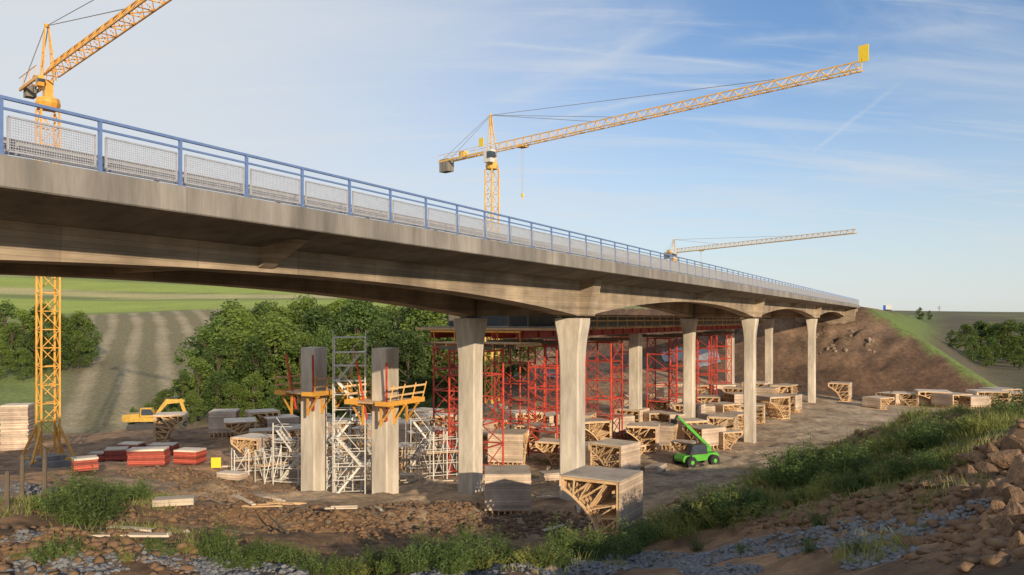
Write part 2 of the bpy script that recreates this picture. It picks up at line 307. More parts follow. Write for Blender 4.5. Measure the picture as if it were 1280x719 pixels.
ground=npmesh('ground',np.stack([gx,gy,GZ],1),fq,tm); ground['kind']='structure'
ca=ground.data.attributes.new('Col','FLOAT_COLOR','POINT'); ca.data.foreach_set('color',np.concatenate([COL,np.ones((len(COL),1))],1).astype(np.float32).ravel())
ha=ground.data.attributes.new('Hay','FLOAT','POINT'); ha.data.foreach_set('value',HAY.astype(np.float32))
ground.data.polygons.foreach_set('use_smooth',[True]*len(ground.data.polygons))
# ------------------------------------------------------------ bridge
PIERS=[1.5,50.3,99.1,147.9]; S0=-6; S1=197.0
def zb(s):
    t=((s-1.5)%48.8)/48.8*2-1; return 1.42-1.29*abs(t)**2.0
br=thing('road_bridge','long grey concrete road bridge on tall slender columns with arched girders','bridge',(F0[0],F0[1],0),BROT)
SS=list(np.arange(S0,S1,1.22))+[S1]
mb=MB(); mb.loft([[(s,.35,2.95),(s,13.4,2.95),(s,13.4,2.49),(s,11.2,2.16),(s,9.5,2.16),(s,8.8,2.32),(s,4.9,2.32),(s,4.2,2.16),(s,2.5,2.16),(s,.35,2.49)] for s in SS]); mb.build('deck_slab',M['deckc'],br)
for w0 in (0,13.1):
    mb=MB(); q=[(w0,3.02),(w0+.04,3.06),(w0+.62,3.06),(w0+.66,3.02),(w0+.66,2.955),(w0+.345,2.955),(w0+.345,2.44),(w0+.03,2.44),(w0,2.47)]
    mb.loft([[(s,w,z) for w,z in q] for s in SS]); mb.build('edge_beam',M['deckc'],br)
for wc in (3.37,10.24):
    mb=MB(); mb.loft([[(s,wc-.7,2.2),(s,wc+.7,2.2),(s,wc+.64,zb(s)),(s,wc-.64,zb(s))] for s in np.arange(S0,S1-3,.61)]); mb.build('girder',M['conc'],br)
mids=[25.9,74.7,123.5,172.3]
for s in mids:
    mb=MB(); mb.loft([[(s-.28,2.69,2.3),(s-.28,1.2,2.34),(s-.28,2.69,zb(s)+.12)],[(s+.28,2.69,2.3),(s+.28,1.2,2.34),(s+.28,2.69,zb(s)+.12)]]); mb.build('bracket',M['conc'],br)
    mb=MB(); mb.box((s,6.8,1.95),(.5,5.4,.7)); mb.build('cross_beam',M['conc'],br)
for s in PIERS[1:]:
    mb=MB(); mb.loft([[(s-.55,2.75,2.3),(s-.55,1.75,2.3),(s-.55,2.2,.2),(s-.55,2.75,.2)],[(s+.55,2.75,2.3),(s+.55,1.75,2.3),(s+.55,2.2,.2),(s+.55,2.75,.2)]]); mb.build('bracket',M['conc'],br)
    mb=MB(); mb.box((s,6.8,1.25),(1.0,5.4,2.1)); mb.build('cross_beam',M['conc'],br)
def column(mb,cx,cy,z0,z1,a,b_,flare):
    secs=[]
    zz=[z0,z1-2.6,z1-2.0,z1-1.5,z1-1.0,z1-.6,z1-.25,z1] if flare else [z0,z1]
    fl=[0,0,.03,.07,.13,.2,.25,.25] if flare else [0,0]
    for z,f in zip(zz,fl):
        A_=a/2+f*.55; B_=b_/2+f; c=.09
        secs.append([(cx+x,cy+y,z) for x,y in[(-A_+c,-B_),(A_-c,-B_),(A_,-B_+c),(A_,B_-c),(A_-c,B_),(-A_+c,B_),(-A_,B_-c),(-A_,-B_+c)]])
    mb.loft(secs)
for s in PIERS[1:]:
    for wc in (3.37,10.24):
        p=sw(s,wc); mb=MB(); column(mb,s,wc,g1(*p)-.6,.05,1.1,1.2,True); mb.build('column',M['colc'],br)
        mb=MB(); mb.box((s,wc,.092),(.9,.9,.08)); mb.build('bearing',M['dark'],br)
mb=MB(); mb.box((195.6,6.87,-2.2),(3.0,12.2,8.6)); mb.build('abutment',M['conc'],br)
mb=MB(); mb.loft([[(197.2,.5,2.9),(205,.5,2.9),(205,.5,1.0),(197.2,.5,-5)],[(197.2,1.0,2.9),(205,1.0,2.9),(205,1.0,1.0),(197.2,1.0,-5)]]); mb.build('wing_wall',M['conc'],br)
mb=MB(); mb.loft([[(s,1.2,3.0),(s,12.8,3.0),(s,12.8,2.6),(s,1.2,2.6)] for s in (197.05,260,340,400)]); rd=mb.build('road',M['asph'],None,(F0[0],F0[1],0)); rd.rotation_euler=(0,0,BROT); rd['kind']='structure'
# railing
rl=thing('bridge_railing','blue steel pedestrian railing with wire mesh panels along the bridge edge','railing',(F0[0],F0[1],0),BROT)
RW=.2; ps=[16.8+2*k for k in range(-4,91) if 16.8+2*k<197.2]
mb=MB(); mb.bar((ps[0],RW,4.16),(ps[-1],RW,4.16),.075,.06); mb.build('top_rail',M['blue'],rl)
mb=MB(); mb.bar((ps[0],RW,3.96),(ps[-1],RW,3.96),.045,.045); mb.build('middle_rail',M['blue'],rl)
mb=MB(); mb.box((0,0,.535),(.07,.06,1.07)); mb.box((0,0,.012),(.16,.2,.024)); p0=mb.build('post',M['blue'],rl); p0.location=(ps[0],RW,3.06)
PT=.76
mb=MB()
for z in (.11,PT): mb.bar((.12,0,z),(1.88,0,z),.035,.035)
for x in (.12,1.88): mb.bar((x,0,.11),(x,0,PT),.035,.035)
for x in np.arange(.165,1.86,.05): mb.bar((x,0,.12),(x,0,PT-.01),.013,.006)
for z in np.arange(.155,PT-.01,.05): mb.bar((.12,.007,z),(1.88,.007,z),.006,.013)
pn=mb.build('mesh_panel',M['galv'],rl,fix=False); pn.location=(ps[0],RW-.02,3.06)
for s in ps[1:]:
    q=p0.copy(); C.objects.link(q); q.parent=rl; q.location=(s,RW,3.06)
for s in ps[1:-1]:
    q=pn.copy(); C.objects.link(q); q.parent=rl; q.location=(s,RW-.02,3.06)
gr=thing('guard_rail','galvanised steel crash barrier behind the blue railing on the bridge deck','crash barrier',(F0[0],F0[1],0),BROT)
mb=MB(); q=[(1.1,3.42),(1.18,3.47),(1.18,3.53),(1.1,3.58),(1.18,3.63),(1.18,3.69),(1.1,3.74),(1.12,3.75),(1.21,3.69),(1.21,3.63),(1.13,3.58),(1.21,3.53),(1.21,3.47),(1.12,3.41)]
mb.loft([[(s,w,z-.12) for w,z in q] for s in (8,60,120,196)]); mb.build('beam',M['galv'],gr)
mb=MB(); mb.box((0,0,.29),(.06,.12,.62)); p0=mb.build('support_post',M['galv'],gr); p0.location=(9,1.28,2.96)
for s in range(13,197,4):
    q=p0.copy(); C.objects.link(q); q.parent=gr; q.location=(s,1.28,2.96)
# ------------------------------------------------------------ new bridge: piers, falsework, shoring towers
wN=(16.77,22.9)
for s,w,top,lab in [(50.3,wN[0],-1.9,'free standing raw concrete pillar in front, right one of the platform pair'),(50.3,wN[1]+.0,-1.95,'free standing raw concrete pillar left of the pale stair tower'),
     (99.1,wN[0],-.4,'new concrete pillar standing among the red shoring towers'),(147.9,wN[0],-.4,'far new concrete pillar among the red towers near the embankment')]:
    p=sw(s,w); z0=g1(*p); t=thing('concrete_pillar',lab,'pillar',(p[0],p[1],z0),BROT)
    mb=MB(); column(mb,0,0,-.5,top-z0,1.35,1.3,False); mb.build('shaft',M['colc'],t)
    for i in range(9):
        mb=MB(); mb.tube((-.5+.12*i,(-.5 if i%2 else .5),top-z0-.05),(-.5+.12*i,(-.5 if i%2 else .5),top-z0+.35),.018,n=4); mb.build('starter_bar',M['oldwood'],t)
# climbing platforms on the two pillars
def platform(s,w,zt,lab,ro):
    p=sw(s,w); t=thing('work_platform',lab,'work platform',(p[0],p[1],zt),BROT)
    for sy in (-1,1):
        mb=MB(); mb.box((0,sy*1.2,0),(3.9,1.0,.1)); mb.build('deck',M['wood'],t)
        mb=MB(); mb.box((0,sy*1.73,.02),(4.0,.05,.3)); mb.build('toe_board',M['plat'],t)
        for x in (-1.98,1.98):
            mb=MB(); mb.box((x,sy*1.2,.02),(.05,.98,.28)); mb.build('toe_board',M['plat'],t)
        for x in (-1.4,0,1.4):
            mb=MB(); mb.bar((x,sy*.7,-.18),(x,sy*1.7,-.18),.12,.16); mb.bar((x,sy*.7,-1.4),(x,sy*1.6,-.22),.09); mb.bar((x,sy*.72,-1.5),(x,sy*.72,-.1),.12); mb.build('console',M['plat'],t)
        for x in (-1.8,-.6,.6,1.8):
            mb=MB(); mb.bar((x,sy*1.65,-.1),(x+(.25 if ro else 0),sy*1.85,1.2),.065); mb.build('guard_post',M['plat'],t)
        for z in (.5,1.0):
            mb=MB(); mb.bar((-1.9,sy*(1.65+z*.15),z),(2.0,sy*(1.65+z*.15),z),.035,.12); mb.build('guard_board',M['wood'],t)
    for sx in (-1,1):
        mb=MB(); mb.box((sx*1.3,0,0),(.9,1.36,.1)); mb.build('deck',M['wood'],t)
    for x in (-.9,.9):
        mb=MB(); mb.bar((x,-.75,-.12),(x,.75,-.12),.13); mb.build('clamp_beam',M['red'],t)
    for x,y in ((-.9,-.8),(.9,.8),(-.9,.8)):
        mb=MB(); mb.bar((x,y,-1.2),(x*1.6,y*1.5,2.6),.1); mb.build('push_pull_prop',M['red'],t)
platform(50.3,wN[0],-5.35,'orange work platform clamped round the right hand free standing pillar',True)
platform(50.3,wN[1],-5.0,'orange work platform clamped round the left hand free standing pillar',False)
# stair tower
def stairtower(x,y,H,rz,lab,a=1.25,b_=.65,r=.05):
    z0=g1(x,y); t=thing('stair_tower',lab,'scaffold stair',(x,y,z0),rz)
    for sx in(-1,1):
        for sy in(-1,1):
            mb=MB(); mb.tube((sx*a,sy*b_,-.1),(sx*a,sy*b_,H+.25*sx*sy),r,n=6); mb.build('standard',M['alu'],t)
    nl=int(H//1.9)
    for k in range(nl+1):
        z=.3+k*1.9
        if z+1>H: z=H-1.0
        for dz in (0,1.0):
            mb=MB(); q=[(-a,-b_),(a,-b_),(a,b_),(-a,b_)]
            for i in range(4): mb.tube((*q[i],z+dz),(*q[(i+1)%4],z+dz),.032,n=4)
            mb.build('guard_frame',M['alu'],t)
        mb=MB(); sg=1 if k%2 else -1; mb.box((sg*a*.78,0,z),(.5,1.2,.05)); mb.build('landing',M['alu'],t)
        if k<nl:
            mb=MB(); y0=-.32*sg
            for yy in (y0-.27,y0+.27): mb.bar((sg*a*.75,yy,z),(-sg*a*.75,yy,z+1.9),.05,.14)
            for q in range(9):
                f=q/8.5; mb.box((sg*a*.75*(1-2*f),y0,z+1.9*f+.05),(.22,.54,.03))
            mb.build('stair_flight',M['alu'],t)
            mb=MB(); mb.bar((sg*a*.75,y0-.27,z+.95),(-sg*a*.75,y0-.27,z+2.85),.045); mb.build('handrail',M['alu'],t)
    return t
stairtower(W(437,53.6),53.6,-1.0-g1(W(437,53.6),53.6),R(8),'tallest pale metal scaffold stair tower, between the two free standing pillars',1.05,.6,.045)
for px,py,H,rz,lab in [(416,610,5.0,R(50),'half height pale stair scaffold against the right side of the left free standing pillar'),(458,602,5.6,R(-20),'half height pale stair scaffold left of the right hand free standing pillar'),
    (362,606,4.4,R(-10),'short pale stair scaffold left of the left free standing pillar'),(525,588,4.2,R(25),'short pale stair scaffold right of the right hand free standing pillar')]:
    x,y,z=hit(px,py); stairtower(x,y,H,rz,lab,1.0)
def frame_scaffold(px,py,Hh,wd,rz,lab,grp=None):
    x,y,z=hit(px,py); t=thing('frame_scaffold',lab,'scaffold',(x,y,z),rz,grp)
    for sy in(-.55,.55):
        mb=MB()
        for k in range(4): mb.tube((-wd/2+wd*k/3,sy,-.1),(-wd/2+wd*k/3,sy,Hh),.046,n=5)
        for zz in np.arange(.3,Hh+.01,.9): mb.tube((-wd/2,sy,zz),(wd/2,sy,zz),.033,n=4)
        mb.build('side_frame',M['alu'],t)
    for k in range(3):
        mb=MB(); xa=-wd/2+wd*k/3; mb.tube((xa,-.56,.2),(xa+wd/3,-.56,Hh),.033,n=4); mb.build('brace',M['alu'],t)
        mb=MB(); mb.tube((xa,.56,Hh),(xa+wd/3,.56,.2),.033,n=4); mb.build('brace',M['alu'],t)
    for k in range(4):
        mb=MB(); mb.tube((-wd/2+wd*k/3,-.55,Hh-.05),(-wd/2+wd*k/3,.55,Hh-.05),.03,n=4); mb.build('transom',M['alu'],t)
    mb=MB(); mb.box((0,0,Hh*.55),(wd,.95,.05)); mb.build('plank_deck',M['wood'],t)
for a in [(548,598,3.6,3.2,R(20),'pale frame scaffold left of the front far column of the bridge'),
 (318,592,2.0,3.2,R(30),'small pale frame scaffold left of the stair tower by the timber units'),
 (442,614,2.4,2.4,R(-30),'low pale frame scaffold standing at the foot of the tallest stair tower'),
 (340,604,2.6,2.2,R(55),'slanting pale frame scaffold furthest left of the left free standing pillar')]: frame_scaffold(*a)
# red shoring towers
def tower_proto(H):
    t=thing('shoring_tower','x','shoring tower'); a,b_=1.7,1.45
    for sx in(-1,1):
        for sy in(-1,1):
            mb=MB(); mb.tube((sx*a,sy*b_,.1),(sx*a,sy*b_,H),.09,n=6); mb.box((sx*a,sy*b_,.02),(.4,.4,.16)); mb.build('leg',M['red'],t)
    lv=np.linspace(.6,H-.15,6)
    for z in lv:
        mb=MB()
        for sy in(-1,1): mb.bar((-a,sy*b_,z),(a,sy*b_,z),.085,.11)
        for sx in(-1,1): mb.bar((sx*a,-b_,z),(sx*a,b_,z),.085,.11)
        mb.build('ledger',M['red'],t)
    for k,(z,z2) in enumerate(zip(lv[:-1],lv[1:])):
        for sy in (-1,1):
            mb=MB(); mb.bar((-a,sy*b_,z),(a,sy*b_,z2),.06); mb.build('brace',M['red'],t)
            mb=MB(); mb.bar((a,sy*(b_+.05),z),(-a,sy*(b_+.05),z2),.06); mb.build('brace',M['red'],t)
        mb=MB(); mb.bar((-a,-b_,z),(-a,b_,z2),.06); mb.build('brace',M['red'],t)
    for sx in(-1,1):
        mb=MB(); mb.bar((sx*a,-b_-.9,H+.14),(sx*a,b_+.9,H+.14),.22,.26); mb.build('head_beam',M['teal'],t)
    return Proto(t)
TP=tower_proto(10.3)
tl=[(62,wN[0],'red steel shoring tower directly behind the front far bridge column'),(75.5,wN[0],'red steel shoring tower seen between the two front bridge columns, right one'),(89,wN[0],'red steel shoring tower right of the near front column'),
 (69,wN[1],'leftmost red steel shoring tower under the end of the falsework'),(80,wN[1],'red steel shoring tower in full view between the two front bridge columns'),(94,wN[1]+1,'red steel shoring tower of the back row left of the new pillar'),
 (109.5,wN[0],'red steel shoring tower left of the second far bridge column'),(131,wN[0],'red steel shoring tower between the second pair of bridge columns'),(113,wN[1],'back row red steel shoring tower left of the second far bridge column'),(119.5,wN[0],'red steel shoring tower directly behind the second far bridge column'),(141,wN[0],'most distant red steel shoring tower near the embankment')]
for s,w,l in tl:
    p=sw(s,w); z=g1(*p); top=-2.35; TP.place((p[0],p[1],z),BROT,(1,1,(top-z)/10.3),l,'red shoring towers')
# falsework deck
fw=thing('falsework_deck','timber and red steel falsework deck of the new bridge on red shoring towers','falsework',(F0[0],F0[1],0),BROT)
e0,e1=66.5,152
for w in (wN[0]-1.2,wN[0]+1.2,wN[1]-1.2,wN[1]+1.2):
    mb=MB()
    for z,h in((-1.62,.08),(-.98,.08)): mb.bar((e0,w,z),(e1,w,z),.32,h)
    mb.bar((e0,w,-1.3),(e1,w,-1.3),.05,.6)
    for s in np.arange(e0+1,e1,3): mb.box((s,w,-1.3),(.06,.3,.58))
    mb.build('main_beam',M['red'],fw)
for s in np.arange(e0-.2,e1,.95):
    mb=MB(); mb.bar((s,11.6,-.83),(s,25.6,-.83),.14,.2); mb.build('timber_joist',M['wood'],fw)
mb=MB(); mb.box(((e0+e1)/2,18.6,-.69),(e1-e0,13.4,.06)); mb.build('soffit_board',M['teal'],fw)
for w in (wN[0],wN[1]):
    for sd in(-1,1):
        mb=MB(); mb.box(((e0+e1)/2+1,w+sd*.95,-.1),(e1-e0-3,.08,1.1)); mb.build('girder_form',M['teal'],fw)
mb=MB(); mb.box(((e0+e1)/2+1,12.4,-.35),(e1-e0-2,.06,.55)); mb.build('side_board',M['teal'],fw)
for s in np.arange(e0+.5,e1,2.6):
    mb=MB(); mb.bar((s,11.8,-.72),(s,11.8,.35),.06); mb.build('guard_post',M['plat'],fw)
for z in (-.15,.25):
    mb=MB(); mb.bar((e0,11.83,z),(e1,11.83,z),.04,.12); mb.build('guard_board',M['wood'],fw)
mb=MB(); mb.box((64.8,17.6,-1.95),(3.4,8.4,.08)); mb.build('end_stage',M['wood'],fw)
for w in np.arange(13.8,22,1.1):
    mb=MB(); mb.bar((63.2,w,-2.1),(67.5,w,-2.1),.1,.2); mb.build('stage_joist',M['wood'],fw)
for w in np.arange(13.5,22,2):
    mb=MB(); mb.bar((63.2,w,-1.95),(63.0,w,-.9),.06); mb.build('guard_post',M['plat'],fw)
mb=MB(); mb.bar((63.05,13.4,-1.0),(63.05,21.8,-1.0),.04,.14); mb.build('guard_board',M['plat'],fw)
# ------------------------------------------------------------ cranes
def lattice_z(mb,a,z0,z1,step,cw,bw):
    for sx in(-1,1):
        for sy in(-1,1): mb.bar((sx*a,sy*a,z0),(sx*a,sy*a,z1),cw)
    nst=max(1,int(round((z1-z0)/step))); st=(z1-z0)/nst
    for k in range(nst):
        za=z0+k*st; zc=za+st
        for (p,q) in(((-a,-a),(a,-a)),((a,-a),(a,a)),((a,a),(-a,a)),((-a,a),(-a,-a))):
            if k%2: p,q=q,p
            mb.bar((*p,za),(*q,zc),bw); mb.bar((*p,zc),(*q,zc),bw)
def lattice_x(mb,x0,x1,zb_,hw,h,step,cw,bw,taper=1.0):
    nst=int(round((x1-x0)/step)); st=(x1-x0)/nst
    def pr(x):
        f=1-(1-taper)*abs(x-x0)/abs(x1-x0); return (x,-hw,zb_),(x,hw,zb_),(x,0,zb_+h*f)
    for k in range(nst):
        A_=pr(x0+k*st); B_=pr(x0+(k+1)*st); Mm=pr(x0+(k+.5)*st)
        for i in range(3): mb.bar(A_[i],B_[i],cw)
        for i in range(2): mb.bar(A_[i],Mm[2],bw); mb.bar(Mm[2],B_[i],bw)
        mb.bar(A_[0],B_[1] if k%2 else A_[1],bw); mb.bar(A_[0],A_[1],bw)
def crane(lab,x,y,zj,rz,Lj,Lc,head,m,mw=.95,jh=1.2,rope=11,tro=8,sign=False,cw=.14,bw=.07,pend=(.38,.8),cabm='white',cs=1.0,mstep=1.9,wt=(3,.62,1.3,2.0),hb=.12,struts=False):
    z0=g1(x,y); H=zj-z0; t=thing('tower_crane',lab,'crane',(x,y,z0),rz)
    mb=MB(); lattice_z(mb,mw,.6,H-2.6,mstep,cw*1.15,bw); mb.build('mast',m,t)
    mb=MB(); mb.box((0,0,.2),(3.4,3.4,.6)); mb.box((0,0,.6),(2.2,2.2,.5)); mb.build('base_block',M['deckc'],t)
    if struts:
        for sx in(-1,1):
            for sy in(-1,1):
                mb=MB(); mb.bar((sx*mw,sy*mw,3.2),(sx*1.6,sy*1.6,.5),.16); mb.bar((sx*mw,sy*mw,.6),(sx*1.7,sy*1.7,.55),.16); mb.build('base_strut',m,t)
    mb=MB(); mb.tube((0,0,H-2.6),(0,0,H-2.2),mw*1.2,mw*1.4,12); mb.tube((0,0,H-2.19),(0,0,H-1.75),mw*1.4,mw*1.25,12); mb.box((0,0,H-1.0),(mw*1.5*cs**.5,mw*1.4*cs**.5,1.5)); mb.build('slewing_unit',m,t)
    mb=MB(); mb.prism([(.2*cs,H-2.1*cs),(1.7*cs,H-2.1*cs),(2.0*cs,H-1.2*cs),(1.9*cs,H-.1),(.2*cs,H-.1)],-2.1*cs,-.85*cs-.1); cb=mb.build('cab',M[cabm],t)
    mb=MB(); mb.prism([(1.0*cs,H-1.5*cs),(1.93*cs,H-1.45*cs),(2.03*cs,H-1.15*cs),(1.95*cs,H-.35),(1.0*cs,H-.35)],-2.13*cs,-1.0*cs); mb.build('window',M['glass'],cb)
    mb=MB(); hw=mw*.7
    for sy in(-1,1):
        mb.bar((hw,sy*hw,H-.2),(-.3,sy*.12,H+head),hb); mb.bar((-hw,sy*hw,H-.2),(-.35,sy*.12,H+head),hb)
        for f in(.25,.5,.75): mb.bar((hw-f*(hw+.3),sy*(hw-(hw-.12)*f),H-.2+f*(head+.2)),(-hw+f*(hw-.35),sy*(hw-(hw-.12)*f),H-.2+f*(head+.2)),.05)
    mb.box((-.32,0,H+head),(.34,.34,.25)); mb.build('tower_head',m,t)
    mb=MB(); lattice_x(mb,.8,Lj,H,.55,jh,1.7,cw*.8,bw,.8); mb.build('jib',m,t)
    mb=MB()
    for sy in(-1,1): mb.bar((-.8,sy*.6,H+.1),(-Lc,sy*.6,H+.1),.14,.26)
    for q in np.arange(1.5,Lc,1.6): mb.bar((-q,-.6,H+.1),(-q-.8,.6,H+.1),.08)
    for sy in(-1,1):
        mb.bar((-.8,sy*.65,H+1.1),(-Lc,sy*.65,H+1.1),.05)
        for q in np.arange(1,Lc,1.8): mb.bar((-q,sy*.65,H+.1),(-q,sy*.65,H+1.1),.05)
    mb.build('counter_jib',m,t)
    for k in range(wt[0]):
        mb=MB(); mb.box((-Lc+.5+k*(wt[1]+.13),0,H+.4-wt[3]/2),wt[1:]); mb.build('counterweight',M['deckc'],t)
    mb=MB(); mb.box((-Lc*.55,0,H+.65),(1.3*cs,1.0*cs,.9*cs)); mb.build('hoist_winch',m,t)
    for f in pend:
        mb=MB(); mb.tube((-.32,0,H+head),(Lj*f,0,H+jh*.95),.035,n=4); mb.build('pendant_line',M['rope'],t)
    for sy in(-1,1):
        mb=MB(); mb.tube((-.32,sy*.1,H+head),(-Lc+1,sy*.6,H+.3),.04,n=4); mb.build('pendant_line',M['rope'],t)
    mb=MB(); mb.box((tro,0,H-.2),(1.3,1.3,.25))
    for sx in(-.5,.5):
        for sy in(-.62,.62): mb.tube((tro+sx,sy-.05,H-.1),(tro+sx,sy+.05,H-.1),.14,n=8)
    mb.build('trolley',m,t)
    mb=MB()
    for sx in(-.2,.2): mb.tube((tro+sx,0,H-.3),(tro+sx*.6,0,H-rope),.03,n=4)
    mb.build('hoist_rope',M['rope'],t)
    mb=MB(); mb.box((tro,0,H-rope-.25),(.35,.2,.5)); mb.tube((tro,0,H-rope-.5),(tro,0,H-rope-.8),.05); mb.tube((tro,0,H-rope-.8),(tro+.2,0,H-rope-1.0),.05); mb.build('hook_block',M['sign'],t)
    if sign:
        mb=MB(); mb.box((Lj+.3,0,H+1.6),(1.0,.08,1.7)); mb.bar((Lj+.1,0,H+.1),(Lj+.1,0,H+1.2),.08); mb.build('sign_board',M['sign'],t)
        mb=MB(); mb.box((-1.6,-.75,H+1.6),(1.0,.06,1.3)); mb.build('sign_board',M['sign'],t)
crane('tall orange tower crane at the left edge, its jib leaving the picture top',W(60,66),66,20.0,R(-44.7),46,6,4.4,M['crane2'],mw=.68,tro=44.5,rope=2,cw=.115,bw=.062,cabm='crane2',cs=.45,jh=1.0,mstep=1.5,wt=(2,.4,.8,1.0),hb=.09,struts=True)
crane('big yellow tower crane with its whole jib against the sky and a square tip sign',W(615,120),120,25.2,R(-45.9),55,12,5.6,M['crane'],sign=True,mw=.72,cw=.15,bw=.068,tro=6.5,rope=7.0,pend=(.36,.42,.83),jh=1.12,cs=.9)
crane('small distant yellow tower crane over the far end of the bridge',W(843,250),250,20.8,R(-60.8),66,4.5,4.2,M['crane'],cw=.16,bw=.075,tro=12,rope=4,pend=(.3,.7),cs=.8,hb=.1)
# ------------------------------------------------------------ timber formwork units
def form_proto(style):
    t=thing('formwork_unit','x','formwork unit'); Lh=1.25; D=2.5; H=2.4; o_=D/2
    def X(v): return (v[0]-o_,v[1],v[2])
    mb=MB(); mb.box(X((-.06,0,H*.60)),(.06,2*Lh,H*.8)); mb.build('face_panel',M['ply'],t)
    mb=MB(); mb.box(X((D/2-.02,0,H+.04)),(D+.14,2*Lh,.05)); mb.build('top_panel',M['plyt'],t)
    mb=MB(); mb.box(X((D+.06,0,H-.2)),(.05,2*Lh,.42)); mb.build('lip_panel',M['plyt'],t)
    nf=8 if style==0 else 7
    for i,y in enumerate(np.linspace(-Lh+.08,Lh-.08,nf)):
        mb=MB(); bz=.11; j=.06*math.sin(i*2.3)
        mb.bar(X((.04,y,0)),X((.04,y,H)),.08,bz,up=(1,0,0)); mb.bar(X((0,y,H-.06)),X((D,y,H-.06)),.08,bz); mb.bar(X((D-.03,y,H)),X((D-.03,y,H-.55)),.08,bz,up=(1,0,0))
        # haunch curve of the frame in four straight pieces
        cv_=[(D-.08,H-.5),(D-.45,H-.72),(D-.95,H-1.12),(1.1+j,H-1.7),(.8+j,.06)]
        for p,q in zip(cv_[:-1],cv_[1:]): mb.bar(X((p[0],y,p[1])),X((q[0],y,q[1])),.08,.11,up=(0,1,0))
        mb.bar(X((-.12,y,.06)),X((1.2+j,y,.06)),.08,.11)
        pts=[(.05,.4),(.85,.3),(.05,.95),(1.0,.85),(.05,1.5),(1.35,1.15),(.55,H-.1),(1.75,1.5),(1.25,H-.1),(D-.5,H-.7),(D-.55,H-.1)]
        for p,q in zip(pts[:-1],pts[1:]): mb.bar(X((p[0],y,p[1])),X((q[0],y,q[1])),.05,.075,up=(0,1,0))
        mb.build('truss_frame',M['wood'],t)
    for x,z in((.15,.6),(.15,1.4),(1.15,.98),(.8,.17),(.15,2.0)):
        mb=MB(); mb.bar(X((x+.06,-Lh-.05,z)),X((x+.06,Lh+.05,z)),.07,.1); mb.build('waler',M['wood'],t)
    return Proto(t)
FP=[form_proto(0),form_proto(1)]
FL=[ # px, py, rz deg, scale, label, group
(752,664,150,.95,'large timber formwork unit in the foreground with its open truss side towards the camera',None),
(634,641,92,.95,'planked timber formwork unit in the foreground left of the near front column',None),
(768,597,140,1.05,'timber formwork unit just behind the near front column at its right',None),
(636,582,80,1.2,'low timber formwork unit between the two front columns by the red tower',None),
(804,566,165,1.15,'timber formwork unit with open truss end behind the near column toward the road',None),
(862,557,20,1.15,'timber formwork unit left behind the green telehandler',None),
(903,551,160,1.15,'timber formwork unit right behind the green telehandler boom',None),
(966,523,200,1.25,'timber formwork unit by the dirt road left of the last near column',None),
(1050,501,150,1.3,'timber formwork unit at the foot of the embankment slope',None),
(214,550,15,1.15,'timber formwork unit with open lattice right of the yellow excavator',None),
(281,545,100,1.15,'planked timber formwork unit in the left yard, second from the excavator',None),
(328,546,30,1.2,'timber formwork unit in the left yard behind the pale frame scaffold',None),
(318,583,160,1.05,'timber formwork unit nearest the red edged panel stacks',None),
(370,566,40,1.0,'timber formwork unit behind the left free standing pillar',None),
(538,572,120,1.1,'timber formwork unit left of the front far column among scaffolds',None)]
gL='timber formwork unit in the crowded far yard under the bridge between columns'; gR='low pale timber formwork unit lying in the row beyond the right hand bank'
for px,py,rz,sc in [(905,527,30,1.25),(884,515,170,1.25),(830,524,140,1.3),(868,504,20,1.3),(920,507,150,1.3),(985,500,30,1.4),(842,545,110,1.1),(940,528,160,1.2),(800,520,60,1.2),(770,545,120,1.1),(895,538,60,1.1),
  (880,560,120,1.1),(920,540,40,1.2),(862,534,150,1.2),(960,508,60,1.3),(945,500,150,1.4),(900,500,100,1.4),(820,540,20,1.2),(668,560,150,1.1),(612,556,60,1.1),(700,566,30,1.1),(580,560,140,1.1),(505,560,70,1.2),(530,545,150,1.2),(350,548,120,1.2),(300,552,200,1.2),(345,580,60,.9),(985,515,140,1.2),
  (740,560,200,1.2),(722,548,70,1.2),(690,545,130,1.2),(655,545,20,1.2),(790,538,150,1.2),(850,512,40,1.3),(925,518,100,1.3),(975,505,170,1.3),(545,555,30,1.2),(455,556,160,1.2),(425,560,60,1.2),(400,548,110,1.2),(480,548,20,1.2),(565,590,110,.9),(880,530,80,1.2),(830,560,70,1.0),(785,585,40,.9),(600,575,30,1.0),(840,506,60,1.4),(330,565,20,1.0),
  (690,582,160,.9),(740,580,30,.9),(505,582,130,.9),(855,575,150,.8),(815,552,120,1.0),(910,562,20,.9)]: FL.append((px,py,rz,sc,gL,'formwork units in the yard under the bridge'))
for px,py,rz,sc in [(1098,512,30,1.2),(1132,514,150,1.4),(1166,513,160,1.7),(1235,508,170,1.7),(1270,503,150,1.5),(1190,504,20,1.5),(1215,508,100,1.3),(1250,500,20,1.6),(1150,505,80,1.3),(1115,508,120,1.3)]: FL.append((px,py,rz,sc,gR,'formwork units in the row beyond the right bank'))
for i,(px,py,rz,sc,l,g) in enumerate(FL):
    x,y,z=hit(px,py)
    if g and 'right' in g: y=128+ (px%9); x=W(px,y); z=g1(x,y); sc=(sc*1.1,sc*1.1,sc*.62)
    elif g: sc=(sc,sc*random.uniform(.8,1.3),sc*random.uniform(.75,1.05))
    FP[0 if (i==0 or i%2) else 1].place((x,y,z-.04),R(rz),sc,l,g or 'timber formwork units')
